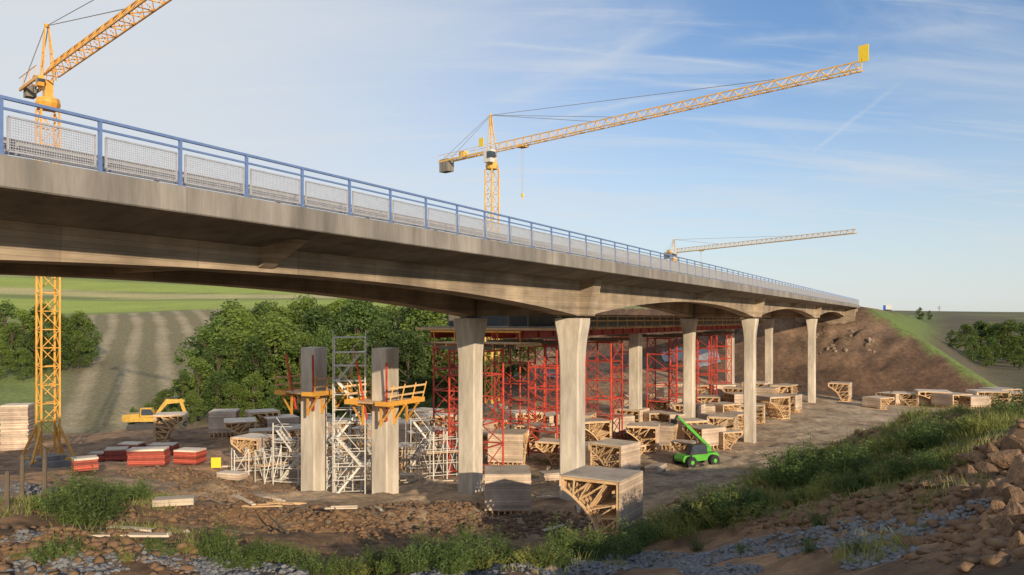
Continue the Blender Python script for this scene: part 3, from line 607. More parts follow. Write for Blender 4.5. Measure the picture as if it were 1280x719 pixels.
# ------------------------------------------------------------ stacks of panels
def stack(px,py,L_,Wd,n,rz,lab,m,grp=None,name='panel_stack',th=.14):
    x,y,z=hit(px,py); t=thing(name,lab,'panel stack',(x,y,z-.03),rz,grp)
    for yy in(-L_*.35,L_*.35):
        mb=MB(); mb.box((yy,0,.05),(.12,Wd,.12)); mb.build('bearer',M['oldwood'],t)
    for k in range(n):
        mb=MB(); mb.box((random.uniform(-.05,.05),random.uniform(-.04,.04),.12+th/2+k*th),(L_,Wd,th-.015)); mb.build('panel',m if k<n-1 else M['plyt'],t)
g='stacks of red edged panels'
stack(186,583,2.7,1.5,9,R(8),'large stack of red edged formwork panels in the left yard, nearest the camera',M['rededge'],g)
stack(238,580,2.0,1.5,8,R(-10),'stack of red edged formwork panels furthest right of the group',M['rededge'],g)
stack(146,576,1.7,1.5,7,R(20),'small stack of red edged formwork panels left of the largest stack',M['rededge'],g)
stack(106,589,1.5,1.2,6,R(35),'small stack of red edged panels near the crane mast',M['rededge'],g)
stack(205,569,2.3,1.5,7,R(5),'stack of red edged panels behind the largest stack',M['rededge'],g)
stack(165,566,2.0,1.4,6,R(-5),'rearmost low stack of red edged panels',M['rededge'],g)
stack(122,577,1.2,1.0,5,R(10),'little stack of red edged panels between crane mast and stacks',M['rededge'],g)
stack(22,563,2.4,2.0,22,R(15),'tall stack of pale brown boards beside the crane mast at the left edge',M['ply'],None,'board_stack',.2)
stack(218,634,1.5,.7,2,R(15),'low pale plank pile on the brown dirt in the left foreground',M['plyt'],None,'plank_pile')
for px,py,l_,n,rz,lab in [(700,600,2.6,4,R(20),'low lumber pile between the two front bridge columns'),(610,605,2.0,3,R(-30),'low lumber pile beside the foot of the far front column'),(820,590,2.4,4,R(60),'low lumber pile left of the telehandler'),(500,600,2.2,3,R(10),'low lumber pile right of the right hand free standing pillar'),(290,600,2.0,4,R(-20),'low lumber pile between the dirt heap and the timber units')]:
    stack(px,py,l_,1.0,n,rz,lab,M['ply'],None,'lumber_pile',.12)
for px,py,rz,ln,lab in [(185,665,R(-8),2.6,'long pale plank lying on gravel in the left foreground'),(160,672,R(6),2.0,'shorter pale plank lying on gravel beside the long one'),(690,662,R(50),1.8,'pale board lying by the foreground formwork unit'),(560,602,R(15),2.2,'pale board on dirt at the foot of the far front column'),(840,640,R(-20),1.4,'small board on the grassy bank edge')]:
    x,y,z=hit(px,py); mb=MB(); mb.box((0,0,0),(ln,.24,.05),0,.03); mb.box((ln*.48,0,.012),(.02,.2,.045)); o=mb.build('plank',M['plyt'],None,(x,y,z+.06)); o.rotation_euler=(0,0,rz); tag(o,lab,'plank')
for i in range(46):
    px=random.uniform(280,880); py=random.uniform(565,640); x,y,z=hit(px,py); ln=random.uniform(.9,2.4); mb=MB(); mb.box((0,0,0),(ln,.16,.06),0,random.uniform(-.06,.06)); mb.box((.1,.1,.05),(ln*.8,.1,.05),.12)
    o=mb.build('scrap_board',M['plyt'] if i%3 else M['wood'],None,(x,y,z+.07)); o.rotation_euler=(0,0,random.uniform(0,3)); tag(o,'scrap timber boards dropped on the bare dirt of the yard among the columns','board','scrap boards on the yard')
for i,(px,py) in enumerate([(330,662),(345,655),(360,668),(318,668),(352,663)]):
    x,y,z=hit(px,py); mb=MB(); a=i*1.1; p=Vector((0,0,0)); d=Vector((math.cos(a),math.sin(a),.12))
    for k in range(4):
        q=p+d*.5+Vector((random.uniform(-.06,.06),random.uniform(-.06,.06),random.uniform(-.03,.05))); mb.tube(p,q,.06-.01*k,.05-.01*k,5); p=q
    o=mb.build('dead_branch',M['oldwood'],None,(x,y,z+.05)); tag(o,'broken dark branch lying on the dirt heap in the left foreground','branch','broken branches')
for i,(px,py,h) in enumerate([(27,618,1.5),(55,628,1.9),(8,640,1.3)]):
    x,y,z=hit(px,py); mb=MB(); mb.tube((0,0,-.2),(.03,0,h),.09,.075,7); mb.tube((.03,0,h),(.03,0,h+.06),.075,.02,7)
    tag(mb.build('fence_post',M['oldwood'],None,(x,y,z)),['weathered wooden post near the crane base, left','tallest weathered wooden post right of the crane base','short weathered wooden post at the left edge'][i],'post','weathered fence posts')
x,y,z=hit(270,588); t=thing('warning_board','small yellow board on a post beside the timber units in the left yard','sign board',(x,y,z),R(5))
mb=MB(); mb.box((0,0,.55),(.75,.04,.8)); mb.build('board',M['sign'],t); mb=MB(); mb.bar((0,.05,-.1),(0,.05,.9),.06); mb.build('post',M['oldwood'],t)
for px,py,sc in [(880,450,3.0),(842,448,2.4),(700,470,2.5)]:
    x,y,z=hit(px,py); mb=MB(); n=14
    for i in range(n+1):
        for j in range(n+1):
            xx=(i/n-.5)*2*sc; yy=(j/n-.5)*2*sc; mb.v.append((xx,yy,float(gz(x+xx,y+yy)[0])-z+.15+.25*mnoise.noise((xx*.8,yy*.8,px))))
    mb.f=[(i*(n+1)+j,i*(n+1)+j+1,(i+1)*(n+1)+j+1,(i+1)*(n+1)+j) for i in range(n) for j in range(n)]
    tag(mb.build('tarpaulin',M['tarp'],None,(x,y,z),True),'grey tarpaulin sheet spread on the dirt slope behind the red towers','tarpaulin','tarpaulins on the slope')
# ------------------------------------------------------------ excavator
x,y,z=hit(182,537); t=thing('excavator','yellow tracked excavator parked in the yard below the hay field','excavator',(x,y,z),R(8),sc=.92)
for sy in(-1,1):
    mb=MB(); mb.prism([(-2.1,.35),(-1.8,.05),(1.8,.05),(2.1,.35),(2.1,.6),(1.8,.9),(-1.8,.9),(-2.1,.6)],sy*1.2-.3,sy*1.2+.3); mb.build('track',M['dark'],t)
mb=MB(); mb.box((0,0,.75),(2.2,1.9,.5)); mb.tube((0,0,.95),(0,0,1.2),.8,n=12); mb.build('undercarriage',M['dark'],t)
mb=MB(); mb.prism([(-2.7,1.3),(-2.5,1.2),(1.4,1.2),(1.4,1.7),(-.4,1.75),(-.5,2.3),(-2.6,2.2),(-2.75,1.9)],-1.3,1.3); mb.build('upper_body',M['yel'],t)
mb=MB(); mb.prism([(-.35,1.76),(1.3,1.76),(1.45,2.3),(1.1,3.1),(-.35,3.1)],-1.25,-.25); c=mb.build('cab',M['yel'],t)
mb=MB(); mb.prism([(-.2,2.1),(1.32,2.1),(1.45,2.32),(1.1,2.95),(-.2,2.95)],-1.28,-.22); mb.build('window',M['glass'],c)
mb=MB(); mb.loft([[(1.2,.05,1.5),(1.2,.45,1.5),(1.2,.45,2.1),(1.2,.05,2.1)],[(2.9,.05,3.5),(2.9,.45,3.5),(2.7,.45,4.2),(2.7,.05,4.2)],[(5.2,.1,3.75),(5.2,.4,3.75),(5.2,.4,4.1),(5.2,.1,4.1)]]); mb.build('boom',M['yel'],t)
mb=MB(); mb.bar((4.6,.25,4.2),(5.5,.25,1.5),.28,.45,up=(1,0,0)); mb.build('stick',M['yel'],t)
for a,b_ in (((2.4,.25,4.1),(4.5,.25,4.5)),((1.3,.25,1.3),(2.4,.25,3.2))):
    mb=MB(); mb.tube(a,b_,.1,n=8); mb.build('hydraulic_ram',M['dark'],t)
mb=MB(); mb.prism([(5.7,1.6),(5.3,1.5),(4.7,1.0),(4.6,.5),(4.9,.2),(5.4,.25),(5.0,.55),(5.2,1.0),(5.75,1.2)],-.25,.75); mb.build('bucket',M['dark'],t)
# ------------------------------------------------------------ telehandler
x,y,z=hit(870,582); t=thing('telehandler','lime green telehandler with its boom raised on the dirt road','telehandler',(x,y,z),R(205),sc=.92)
for sx in(-1.35,1.35):
    for sy in(-1,1):
        mb=MB(); mb.tube((sx,sy*.78,.55),(sx,sy*1.2,.55),.55,n=20); mb.tube((sx,sy*.74,.55),(sx,sy*1.24,.55),.48,n=20); wq=mb.build('wheel',M['rubber'],t)
        mb=MB(); mb.tube((sx,sy*1.1,.55),(sx,sy*1.26,.55),.27,.2,n=12); mb.build('rim',M['green'],wq)
mb=MB(); mb.prism([(-2.1,.55),(2.0,.55),(2.1,.8),(1.9,1.15),(.5,1.2),(-2.0,1.25),(-2.2,1.0)],-.72,.72); mb.build('chassis',M['green'],t)
mb=MB(); mb.prism([(-.8,1.2),(1.0,1.2),(1.15,.95),(1.3,1.2),(1.0,2.15),(-.6,2.15)],.1,.8); c=mb.build('cab',M['dark'],t)
mb=MB(); mb.prism([(-.6,1.45),(1.12,1.45),(.92,2.05),(-.5,2.05)],.07,.83); mb.build('window',M['glass'],c)
mb=MB(); mb.prism([(-2.0,1.15),(-.6,1.15),(-.7,1.7),(-1.9,1.6)],-.75,-.1); mb.build('engine_cover',M['green'],t)
mb=MB(); mb.bar((-1.9,-.2,1.5),(1.0,-.2,3.95),.24,.28); mb.bar((.9,-.2,3.87),(2.1,-.2,4.9),.17,.2); mb.build('boom',M['green'],t)
mb=MB(); mb.tube((-.6,-.2,1.2),(.0,-.2,2.9),.08,n=8); mb.build('lift_ram',M['dark'],t)
mb=MB(); mb.bar((2.05,-.2,4.95),(2.4,-.2,4.35),.2,.16,up=(1,0,0)); mb.box((2.45,-.2,4.35),(.1,1.0,.4))
for sy in(-.6,.2): mb.bar((2.45,sy,4.18),(3.15,sy,4.1),.1,.06)
mb.build('fork_carriage',M['dark'],t)
# ------------------------------------------------------------ lorry on the far road
def lorry(s,w,lab,m,grp=None,rev=0):
    p=sw(s,w); t=thing('lorry',lab,'lorry',(p[0],p[1],3.0),BROT+rev,grp,.8)
    mb=MB(); mb.box((-1.5,0,2.0),(5.2,2.3,2.3)); mb.build('cargo_box',m,t)
    mb=MB(); mb.prism([(1.3,.6),(3.2,.6),(3.2,1.6),(2.9,2.6),(1.3,2.6)],-1.1,1.1); c=mb.build('cab',m,t)
    mb=MB(); mb.prism([(2.6,1.65),(3.23,1.65),(2.97,2.45),(2.6,2.45)],-1.0,1.0); mb.build('windscreen',M['glass'],c)
    mb=MB(); mb.box((-.5,0,.72),(6.8,.9,.2)); mb.build('chassis',M['dark'],t)
    for x in(-3,-1.6,2.3):
        for sy in(-1,1):
            mb=MB(); mb.tube((x,sy*.8,.48),(x,sy*1.1,.48),.48,n=14); mb.build('wheel',M['rubber'],t)
lorry(360,3.5,'blue lorry on the road just past the far end of the bridge',M['bluep'])
lorry(350,2.0,'white lorry in front of the blue one past the bridge end',M['white'])
x,y=W(1174,380),380; t=thing('utility_pole','thin dark utility pole on the right hand horizon beside the lone tree','utility pole',(x,y,g1(x,y)))
mb=MB(); mb.tube((0,0,-.3),(0,0,8.5),.16,.11,8); mb.build('mast',M['oldwood'],t)
for zz,ww in ((7.9,2.0),(7.2,1.6)):
    mb=MB(); mb.box((0,0,zz),(ww,.12,.14)); mb.build('crossarm',M['oldwood'],t)
# ------------------------------------------------------------ trees
def leaves(cent,size,asp=.45):
    n=len(cent); d1=rng.normal(size=(n,3)); d1[:,2]*=.6; d1/=np.linalg.norm(d1,axis=1)[:,None]
    d2=rng.normal(size=(n,3)); d2-= (d2*d1).sum(1)[:,None]*d1; d2/=np.linalg.norm(d2,axis=1)[:,None]
    sz=size*(.6+.8*rng.random(n))[:,None]
    v=np.stack([cent-d1*sz,cent-d2*sz*asp,cent+d1*sz,cent+d2*sz*asp],1).reshape(-1,3)
    f=np.arange(4*n).reshape(n,4); return v,f
def tree_proto(H,Rd,nc,nl,ls,m,lowest=.18,cl=(.22,.18)):
    t=thing('tree','x','tree')
    mb=MB(); mb.tube((0,0,-.4),(.1,0,H*.35),.035*H*.6,.024*H*.6,8); mb.tube((.1,0,H*.35),(0,.15,H*.75),.024*H*.6,.008*H,7)
    cs=[]
    for k in range(nc):
        a=rng.random()*6.28; zz=lowest+(1-lowest)*rng.random()**.8; prof=math.sin(math.pi*min(1,max(.05,(zz-lowest*.4)/(1.05-lowest*.4)))**.8)
        r=Rd*prof*(.4+.65*rng.random()); cs.append((r*math.cos(a),r*math.sin(a),H*zz*.94,Rd*(cl[0]+cl[1]*rng.random())))
        if k%4==0: mb.tube((.05,0,H*(.2+.35*zz)),(r*math.cos(a)*.8,r*math.sin(a)*.8,H*zz*.92),.01*H,.003*H,5)
    mb.build('trunk',M['bark'],t)
    P=[]
    for cx,cy,cz,cr in cs:
        q=rng.normal(size=(nl,3)); q/=np.linalg.norm(q,axis=1)[:,None]; q*=(cr*(.4+.75*rng.random(nl)**.6))[:,None]; q[:,2]*=.75
        P.append(q+np.array((cx,cy,cz)))
    P=np.concatenate(P); P=P[P[:,2]>.05*H]; v,f=leaves(P,ls); npmesh('crown',v,f,m,t); return Proto(t)
TR=[tree_proto(12,4.4,60,85,.225,M['leaf'],.10,(.14,.16)),tree_proto(12,3.4,52,85,.23,M['leafd'],.10,(.17,.18)),tree_proto(12,5.2,70,82,.235,M['leaf'],.08,(.13,.16)),tree_proto(12,3.9,52,90,.22,M['leafd'],.10,(.16,.18))]
def trees(lst,lab,grp):
    for i,(px,pb,pt,Y) in enumerate(lst):
        x=W(px,Y); z=g1(x,Y); top=-(pt-HY)/F*Y; sc=max(.25,(top-z)/12*1.02)
        TR[(i*3+1+i//4)%4].place((x,Y,z),i*1.7,(sc*random.uniform(.85,1.15),sc*random.uniform(.85,1.15),sc),lab if isinstance(lab,str) else lab[i],grp)
back=[(280+24*i+random.uniform(-8,8),0,366+random.uniform(0,18),142+random.uniform(-6,16)) for i in range(16)]
trees(back,'tall bushy green tree in the back line of the wood seen under the bridge','trees at the back of the wood')
mid=[(272,0,424,120),(292,0,410,124),(320,0,420,120),(345,0,396,125),(375,0,418,121),(405,0,408,126),(440,0,416,121),(475,0,400,127),(510,0,412,121),(545,0,405,126),(272,0,394,136),(302,0,385,133),(352,0,392,132),(400,0,383,136),(590,0,408,126),(255,0,408,132)]
trees(mid,'round green tree in the middle of the wood behind the building yard','trees in the middle of the wood')
front=[(228,0,466,114),(248,0,446,115),(272,0,464,112),(292,0,478,111),(316,0,466,112),(342,0,480,112),(206,0,486,113),(372,0,472,112),(418,0,476,112),(186,0,504,112),(166,0,514,112),(240,0,488,108),(215,0,500,108)]
trees(front,'low bushy tree at the front edge of the wood beside the yard','low trees at the front of the wood')
trees([(5,0,376,190),(30,0,386,188),(52,0,380,192),(74,0,392,190),(96,0,390,195),(114,0,402,196),(15,0,402,178),(45,0,410,178),(75,0,414,180),(98,0,418,184),(-20,0,380,188),(0,0,425,168),(28,0,434,168)],'dark green tree in the clump left of the hay field','trees left of the hay field')
trees([(1150,0,384,400)],'lone round tree on the right hand horizon',None)
trees([(1162,0,388,410)],'small tree beside the lone round tree on the horizon',None)
rt=[(1190,0,412,232),(1208,0,404,236),(1226,0,401,240),(1243,0,404,236),(1260,0,400,232),(1278,0,402,236),(1296,0,402,232),(1215,0,420,215),(1240,0,422,214),(1268,0,418,215),(1290,0,420,212),(1232,0,432,200),(1275,0,434,198)]
trees(rt,'dark green tree in the dense clump at the right edge beyond the embankment','trees at the right edge')
# ------------------------------------------------------------ weeds, shrubs
def weed_proto(name,cat,ns,h,spread,m,ls,per,asp=.3):
    t=thing(name,'x',cat); mb=MB(); P=[]
    for k in range(ns):
        a=rng.random()*6.28; r=spread*rng.random()**.6; hh=h*(.4+.7*rng.random())*(1-.4*r/spread); bx,by=r*math.cos(a)*.6,r*math.sin(a)*.6; tx,ty=r*math.cos(a)*1.15,r*math.sin(a)*1.15
        mb.tube((bx,by,-.08),(tx,ty,hh),.012,.004,4)
        f=rng.random(per)**.7; c=np.stack([bx+(tx-bx)*f,by+(ty-by)*f,hh*f],1)+rng.normal(size=(per,3))*np.array((.07,.07,.04))*h; P.append(c)
    mb.build('stem',m,t); P=np.concatenate(P); P[:,2]=np.maximum(P[:,2],.02); v,f=leaves(P,ls,asp); npmesh('foliage',v,f,m,t); return Proto(t)
WP=[weed_proto('weed_clump','weed',34,.9,.75,M['weed'],.042,48),weed_proto('weed_clump','weed',22,1.15,.5,M['weed'],.045,46),weed_proto('weed_clump','weed',44,.7,.85,M['weedy'],.04,36,.2)]
SH=weed_proto('shrub','shrub',56,1.3,.95,M['weed'],.05,70)
def weeds(lst,lab,grp):
    for i,(px,py,sc,v) in enumerate(lst):
        x,y,z=hit(px,py); WP[v].place((x,y,z-.03),i*2.1,sc*random.uniform(.7,1.3),lab,grp)
def ring(px0,px1,py0,py1,n,s0,s1,vs):
    return [(px0+(px1-px0)*(i+random.random())/n,py0+(py1-py0)*(i+random.random())/n+random.uniform(-7,7),random.uniform(s0,s1),random.choice(vs)) for i in range(n)]
weeds(ring(60,180,642,628,11,.8,1.4,[0,1]),'leafy green weed clump by the wooden posts in the left foreground','weeds by the left posts')
weeds(ring(20,240,700,690,10,.3,.6,[0,1,2]),'small weed clump among the rubble at the lower left corner','weeds at the lower left corner')
weeds(ring(255,430,695,714,11,.5,.9,[0,1,2]),'green weed clump on the gravel at the lower left of centre','weeds lower left of centre')
weeds(ring(440,800,716,692,26,.65,1.1,[0,0,1,1,2]),'dark leafy weed clump along the bottom edge below the formwork units','weeds along the bottom edge')
weeds(ring(800,960,678,634,16,.7,1.2,[0,1,2,2]),'leafy weed clump on the slope right of the foreground formwork unit','weeds on the slope by the formwork')
weeds(ring(930,1280,605,525,34,.5,1.3,[0,1,2,2,2]),'yellow green weed clump on the crest of the right hand bank','weeds on the crest of the bank')
weeds(ring(980,1210,630,575,26,.4,1.0,[0,2,2]),'low weed clump on the near face of the right hand bank','weeds on the face of the bank')
weeds([(1070,690,.3,0),(1025,655,.45,0),(1010,690,.35,1),(1150,660,.35,2),(930,690,.35,0),(870,690,.5,1)],'small weed clump growing in the grey gravel at lower right','weeds in the gravel')
for px,py,sc,l in [(885,655,1.15,'dense green shrub on the slope below the telehandler'),(998,612,1.35,'dark green shrub on the bank crest near the middle right'),(1072,595,1.05,'small green shrub in the middle of the right hand bank'),(560,714,.75,'dark green shrub at the bottom edge left of centre'),(110,655,1.2,'large green shrub in the left foreground in front of the panel stacks'),(690,710,.6,'dark shrub at the bottom edge below the front formwork unit'),(925,642,.95,'green shrub on the slope right of the dense one'),(785,687,.85,'green shrub below the right side of the front formwork unit'),(1135,600,.8,'pale green shrub on the near face of the right hand bank'),(1160,560,1.0,'green shrub on the crest toward the right end of the bank')]:
    x,y,z=hit(px,py); SH.place((x,y,z-.03),px,sc,l,None)
# ------------------------------------------------------------ grass, gravel, clods (uncountable)
def scatter(bl,n,ext=1.25):
    ar=np.array([r*r for _,_,r in bl]); pr=ar/ar.sum(); k=rng.choice(len(bl),n,p=pr); b_=np.array(bl)
    a=rng.random(n)*6.283; r=np.sqrt(rng.random(n))*ext; return b_[k,0]+b_[k,2]*r*np.cos(a), b_[k,1]+b_[k,2]*r*np.sin(a)
x,y=scatter([(a,b_,r if r<5 else 2) for a,b_,r in GRASS],130000); f_=fbm(x*.8,y*.8,3,50); keep=(f_-.03>0)|(rng.random(len(x))<.2); x=x[keep]; y=y[keep]; z=gz(x,y); n=len(x)
a=rng.random(n)*6.283; tall=np.clip(.8+2.6*fbm(x*.5,y*.5,2,70),.3,1.8); hh=(.07+.40*rng.random(n)**2.2)*tall; wd=.009+.011*rng.random(n); ln=rng.normal(size=(n,2))*.4*hh[:,None]
v=np.stack([np.stack([x-wd*np.cos(a),y-wd*np.sin(a),z-.02],1),np.stack([x+wd*np.cos(a),y+wd*np.sin(a),z-.02],1),np.stack([x+ln[:,0],y+ln[:,1],z+hh],1)],1).reshape(-1,3)
o=npmesh('grass',v,np.arange(3*n).reshape(n,3),M['grass']); tag(o,'short wild grass growing over the banks','grass',kind='stuff')
def ico():
    import bmesh
    bm=bmesh.new(); bmesh.ops.create_icosphere(bm,subdivisions=1,radius=1); v=np.array([q.co[:] for q in bm.verts]); f=np.array([[w.index for w in q.verts] for q in bm.faces]); bm.free(); return v,f
IV,IF=ico()
def stones(name,bl,n,s0,s1,m,lab,cat,ext=1.25,pw=4,thr=None):
    x,y=scatter(bl,n,ext)
    if thr is not None:
        k=(fbm(x*.9,y*.9,3,60)>thr)|(rng.random(len(x))<.15); x=x[k]; y=y[k]
    z=gz(x,y); n=len(x); sz=s0+(s1-s0)*rng.random(n)**pw
    V=IV[None]*(1+.8*rng.normal(size=(n,len(IV),1)).clip(-1,1)*.5)*np.stack([sz*(.8+.6*rng.random(n)),sz*(.7+.5*rng.random(n)),sz*(.4+.4*rng.random(n))],1)[:,None,:]
    a=rng.random(n)*6.283; c,s=np.cos(a)[:,None],np.sin(a)[:,None]; X=V[:,:,0]*c-V[:,:,1]*s; Y=V[:,:,0]*s+V[:,:,1]*c
    V=np.stack([X+x[:,None],Y+y[:,None],V[:,:,2]+(z+sz*.12)[:,None]],2).reshape(-1,3)
    Fq=(IF[None]+(np.arange(n)*len(IV))[:,None,None]).reshape(-1,3); o=npmesh(name,V,Fq,m); tag(o,lab,cat,kind='stuff')
stones('gravel',[(a,b_,r if r<2.5 else 1.5) for a,b_,r in GRAV],40000,.012,.095,M['stone'],'loose grey crushed stone spread over the foreground','gravel',1.3,3.6,-.07)
CL=[(hx,hy,r*1.2) for hx,hy,r,h in HEAPS]+hits([(480,640,4),(400,660,3),(560,660,3),(640,665,3),(320,610,4),(700,650,3),(1100,620,2),(1200,600,2),(1050,640,1.6),(1240,640,1.2),(1260,700,.8),(180,640,3),(850,640,2),(1150,620,1.6),(1200,690,.8),(250,680,2),(60,690,1.8),(150,695,1.6),(20,665,1.5),(1180,640,1.2),(1230,670,1.0)])
stones('soil_clods',CL,22000,.015,.19,M['clod'],'crumbled brown soil clods on the dirt heaps','soil')
# ------------------------------------------------------------ boulders
def rock_proto(seed,m):
    import bmesh
    bm=bmesh.new(); bmesh.ops.create_icosphere(bm,subdivisions=4,radius=1)
    for q in bm.verts:
        p=q.co.copy(); d=1+.4*mnoise.noise(p*1.1+Vector((seed*7,0,0)))+.24*mnoise.noise(p*2.7+Vector((0,seed*5,0)))+.15*mnoise.noise(p*6)+.08*mnoise.noise(p*13)
        for k in range(9):
            nn=Vector((math.sin(seed*3+k*2.1),math.cos(seed*5+k*1.7),math.sin(k*2.9+seed))).normalized(); e=p.dot(nn)*d
            if e>.52: d*=(.52+.15*(e-.52))/e
        q.co=p*d
    me=bpy.data.meshes.new('boulder'); bm.to_mesh(me); bm.free(); me.materials.append(m); o=bpy.data.objects.new('boulder',me); C.objects.link(o); tag(o,'x','boulder'); return Proto(o)
RP=[rock_proto(i,M['boulder']) for i in range(4)]; RQ=[rock_proto(i+5,M['rockp']) for i in range(2)]
bl=[(1262,580,.42),(1232,592,.34),(1205,575,.22),(1278,605,.4),(1240,570,.26),(1272,650,.28),(1250,640,.22),(1215,600,.24),(1276,692,.28),(1258,700,.16),(1228,640,.16),(1275,562,.32),(1250,612,.28),(1262,668,.22),(1225,580,.2),(1240,620,.24),(1270,628,.28),(1190,592,.16),(1210,620,.18),(1180,612,.12),(1246,656,.18),(1278,580,.32)]
for i,(px,py,r) in enumerate(bl):
    x,y,z=hit(px,py); RP[i%4].place((x,y,z+r*.15),i*1.3,(r*1.3,r*1.0,r*.95),'rough brown boulder in the earth heap at the right edge','boulders at the right edge',tilt=(i*.5,i*.3))
for i,(px,py,r) in enumerate([(690,714,.22),(668,717,.15),(1035,690,.16),(1000,674,.15),(760,708,.15),(350,640,.22),(410,655,.2),(1120,640,.16),(90,690,.2),(180,700,.16),(40,700,.18),(840,700,.14),(1080,672,.14)]):
    x,y,z=hit(px,py); RQ[i%2].place((x,y,z+r*.2),i*2.3,(r*1.2,r,r*.7),'single pale brown rock lying loose on the foreground ground','loose foreground rocks',tilt=(i,.2))
for i in range(18):
    s_=random.uniform(184,193); w_=random.uniform(-4,8); p=sw(s_,w_); r=random.uniform(.3,.75); RQ[i%2].place((p[0],p[1],g1(*p)),i*1.9,(r*1.2,r,r*.8),'rough pale rock on the earth face below the bridge end','rocks below the bridge end',tilt=(i*.7,i*.4))
# ------------------------------------------------------------ sky, sun, camera
EL=14
sv=Vector((.40,-.916,0)).normalized()*math.cos(R(EL)); sv.z=math.sin(R(EL))
w=bpy.data.worlds.new('World'); S.world=w; w.use_nodes=True; nt=w.node_tree; L=nt.links; bg=nt.nodes['Background']
sky=N(nt,'ShaderNodeTexSky'); sky.sky_type='NISHITA'; sky.sun_disc=False; sky.sun_elevation=R(EL); sky.sun_rotation=math.atan2(sv.x,sv.y); sky.air_density=1.0; sky.dust_density=.4; sky.ozone_density=2.0
tc=N(nt,'ShaderNodeTexCoord'); sp=N(nt,'ShaderNodeSeparateXYZ'); L.new(tc.outputs['Generated'],sp.inputs[0])
def mth(op,a,b_=None,c=None,cl=False):
    m=N(nt,'ShaderNodeMath',operation=op); m.use_clamp=cl
    for i,q in enumerate((a,b_,c)):
        if q is None: continue
        if isinstance(q,(int,float)): m.inputs[i].default_value=q
        else: L.new(q,m.inputs[i])
    return m.outputs[0]
zc=mth('ADD',mth('MAXIMUM',sp.outputs[2],0),.22); ux=mth('DIVIDE',sp.outputs[0],zc); uy=mth('DIVIDE',sp.outputs[1],zc)
cv=N(nt,'ShaderNodeCombineXYZ'); L.new(ux,cv.inputs[0]); L.new(uy,cv.inputs[1])
def cirrus(rot,scl,sc,lo,hi,amt,dist,off=0):
    mp=N(nt,'ShaderNodeMapping'); mp.inputs['Rotation'].default_value=(0,0,R(rot)); mp.inputs['Scale'].default_value=scl; mp.inputs['Location'].default_value=(off,off,0); L.new(cv.outputs[0],mp.inputs[0])
    n1=N(nt,'ShaderNodeTexNoise'); n1.inputs['Scale'].default_value=sc; n1.inputs['Detail'].default_value=9; n1.inputs['Roughness'].default_value=.62; n1.inputs['Distortion'].default_value=dist; L.new(mp.outputs[0],n1.inputs[0])
    mr=N(nt,'ShaderNodeMapRange',interpolation_type='SMOOTHSTEP'); mr.inputs[1].default_value=lo; mr.inputs[2].default_value=hi; mr.inputs[3].default_value=0; mr.inputs[4].default_value=amt; L.new(n1.outputs[0],mr.inputs[0]); return mr.outputs[0]
c1=cirrus(-35,(.7,1.6,1),1.3,.44,.70,.42,.6); c2=cirrus(-28,(.6,6.0,1),1.5,.50,.68,.34,.35,3.3); wob=cirrus(0,(1,1,1),3.0,.3,.75,1.0,.4,7)
def puv(px,py):
    d=Vector(((px-640)/F,1,(HY-py)/F)).normalized(); k=max(d.z,0)+.22; return d.x/k,d.y/k
def contrail(p0,p1,wd,amt):
    (x0,y0),(x1,y1)=puv(*p0),puv(*p1); l=math.hypot(x1-x0,y1-y0); ax,ay=(x1-x0)/l,(y1-y0)/l
    t_=mth('DIVIDE',mth('ADD',mth('MULTIPLY',mth('SUBTRACT',ux,x0),ax),mth('MULTIPLY',mth('SUBTRACT',uy,y0),ay)),l)
    d_=mth('ABSOLUTE',mth('ADD',mth('SUBTRACT',mth('MULTIPLY',mth('SUBTRACT',uy,y0),ax),mth('MULTIPLY',mth('SUBTRACT',ux,x0),ay)),mth('MULTIPLY',mth('SUBTRACT',wob,.5),wd*.9)))
    prof=mth('SUBTRACT',1,mth('DIVIDE',d_,wd),cl=True); prof=mth('MULTIPLY',prof,prof)
    ends=mth('MULTIPLY',mth('MULTIPLY',t_,5,cl=True),mth('MULTIPLY',mth('SUBTRACT',1,t_),5,cl=True))
    return mth('MULTIPLY',mth('MULTIPLY',prof,ends),mth('MULTIPLY',mth('ADD',.35,wob),amt))
trails=None
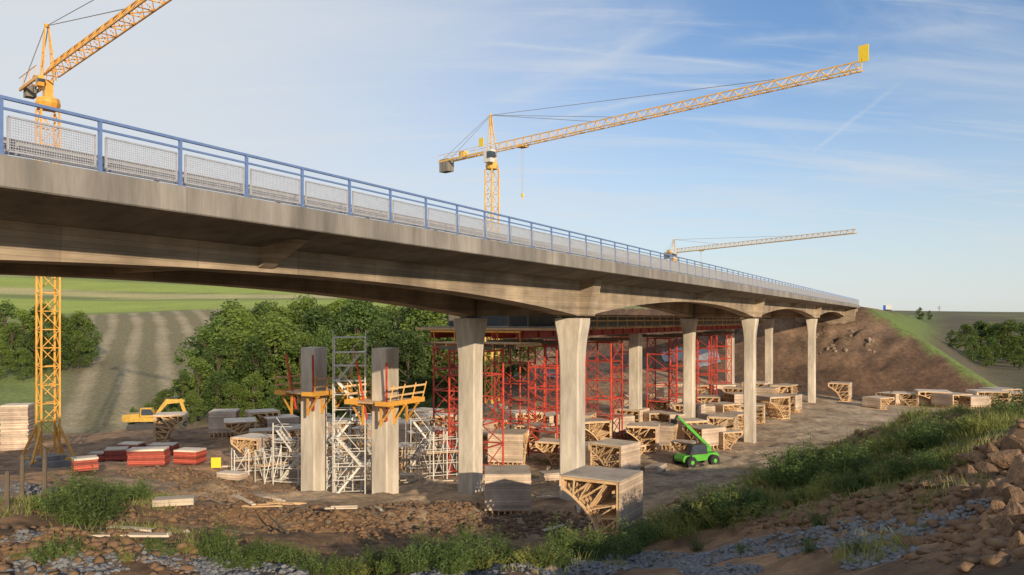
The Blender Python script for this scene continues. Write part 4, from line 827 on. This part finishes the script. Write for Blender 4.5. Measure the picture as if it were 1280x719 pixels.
for a in [((610,130),(830,30),.085,.6),((560,52),(1010,92),.022,.42),((690,88),(930,112),.03,.5),((1010,196),(1135,92),.016,.4),((640,160),(900,108),.04,.4),((880,60),(1290,30),.05,.25),((1180,245),(1290,238),.02,.35)]:
    q=mth('SUBTRACT',1,contrail(*a)); trails=q if trails is None else mth('MULTIPLY',trails,q)
hz=N(nt,'ShaderNodeMapRange',interpolation_type='SMOOTHSTEP'); hz.inputs[1].default_value=.34; hz.inputs[2].default_value=-.04; hz.inputs[3].default_value=0; hz.inputs[4].default_value=.72; L.new(sp.outputs[2],hz.inputs[0])
lf=N(nt,'ShaderNodeMapRange',interpolation_type='SMOOTHSTEP'); lf.inputs[1].default_value=.32; lf.inputs[2].default_value=-.42; lf.inputs[3].default_value=0; lf.inputs[4].default_value=.9; L.new(sp.outputs[0],lf.inputs[0])
inv=mth('MULTIPLY',mth('MULTIPLY',mth('MULTIPLY',mth('SUBTRACT',1,c1),mth('SUBTRACT',1,c2)),trails),mth('MULTIPLY',mth('SUBTRACT',1,hz.outputs[0]),mth('SUBTRACT',1,lf.outputs[0])))
fac=mth('SUBTRACT',1,inv)
tn=N(nt,'ShaderNodeMix',data_type='RGBA',blend_type='MULTIPLY'); tn.inputs[0].default_value=1; L.new(sky.outputs[0],tn.inputs[6]); tn.inputs[7].default_value=(1.0,1.1,1.28,1)
mx=N(nt,'ShaderNodeMix',data_type='RGBA'); L.new(fac,mx.inputs[0]); L.new(tn.outputs[2],mx.inputs[6]); mx.inputs[7].default_value=(5.5,5.75,6.0,1)
L.new(mx.outputs[2],bg.inputs[0]); bg.inputs[1].default_value=.128
sl=bpy.data.lights.new('Sun','SUN'); sl.energy=5.0; sl.angle=R(.5); sl.color=(1,.83,.60); so=bpy.data.objects.new('Sun',sl); C.objects.link(so); so.rotation_euler=sv.to_track_quat('Z','Y').to_euler()
cam=bpy.data.cameras.new('Camera'); co=bpy.data.objects.new('Camera',cam); C.objects.link(co); co.location=(0,0,0); co.rotation_euler=(R(90),0,0)
cam.sensor_width=36; cam.lens=36*F/1280; cam.shift_y=(HY-359.5)/1280; cam.clip_end=8000; cam.clip_start=.1
S.camera=co
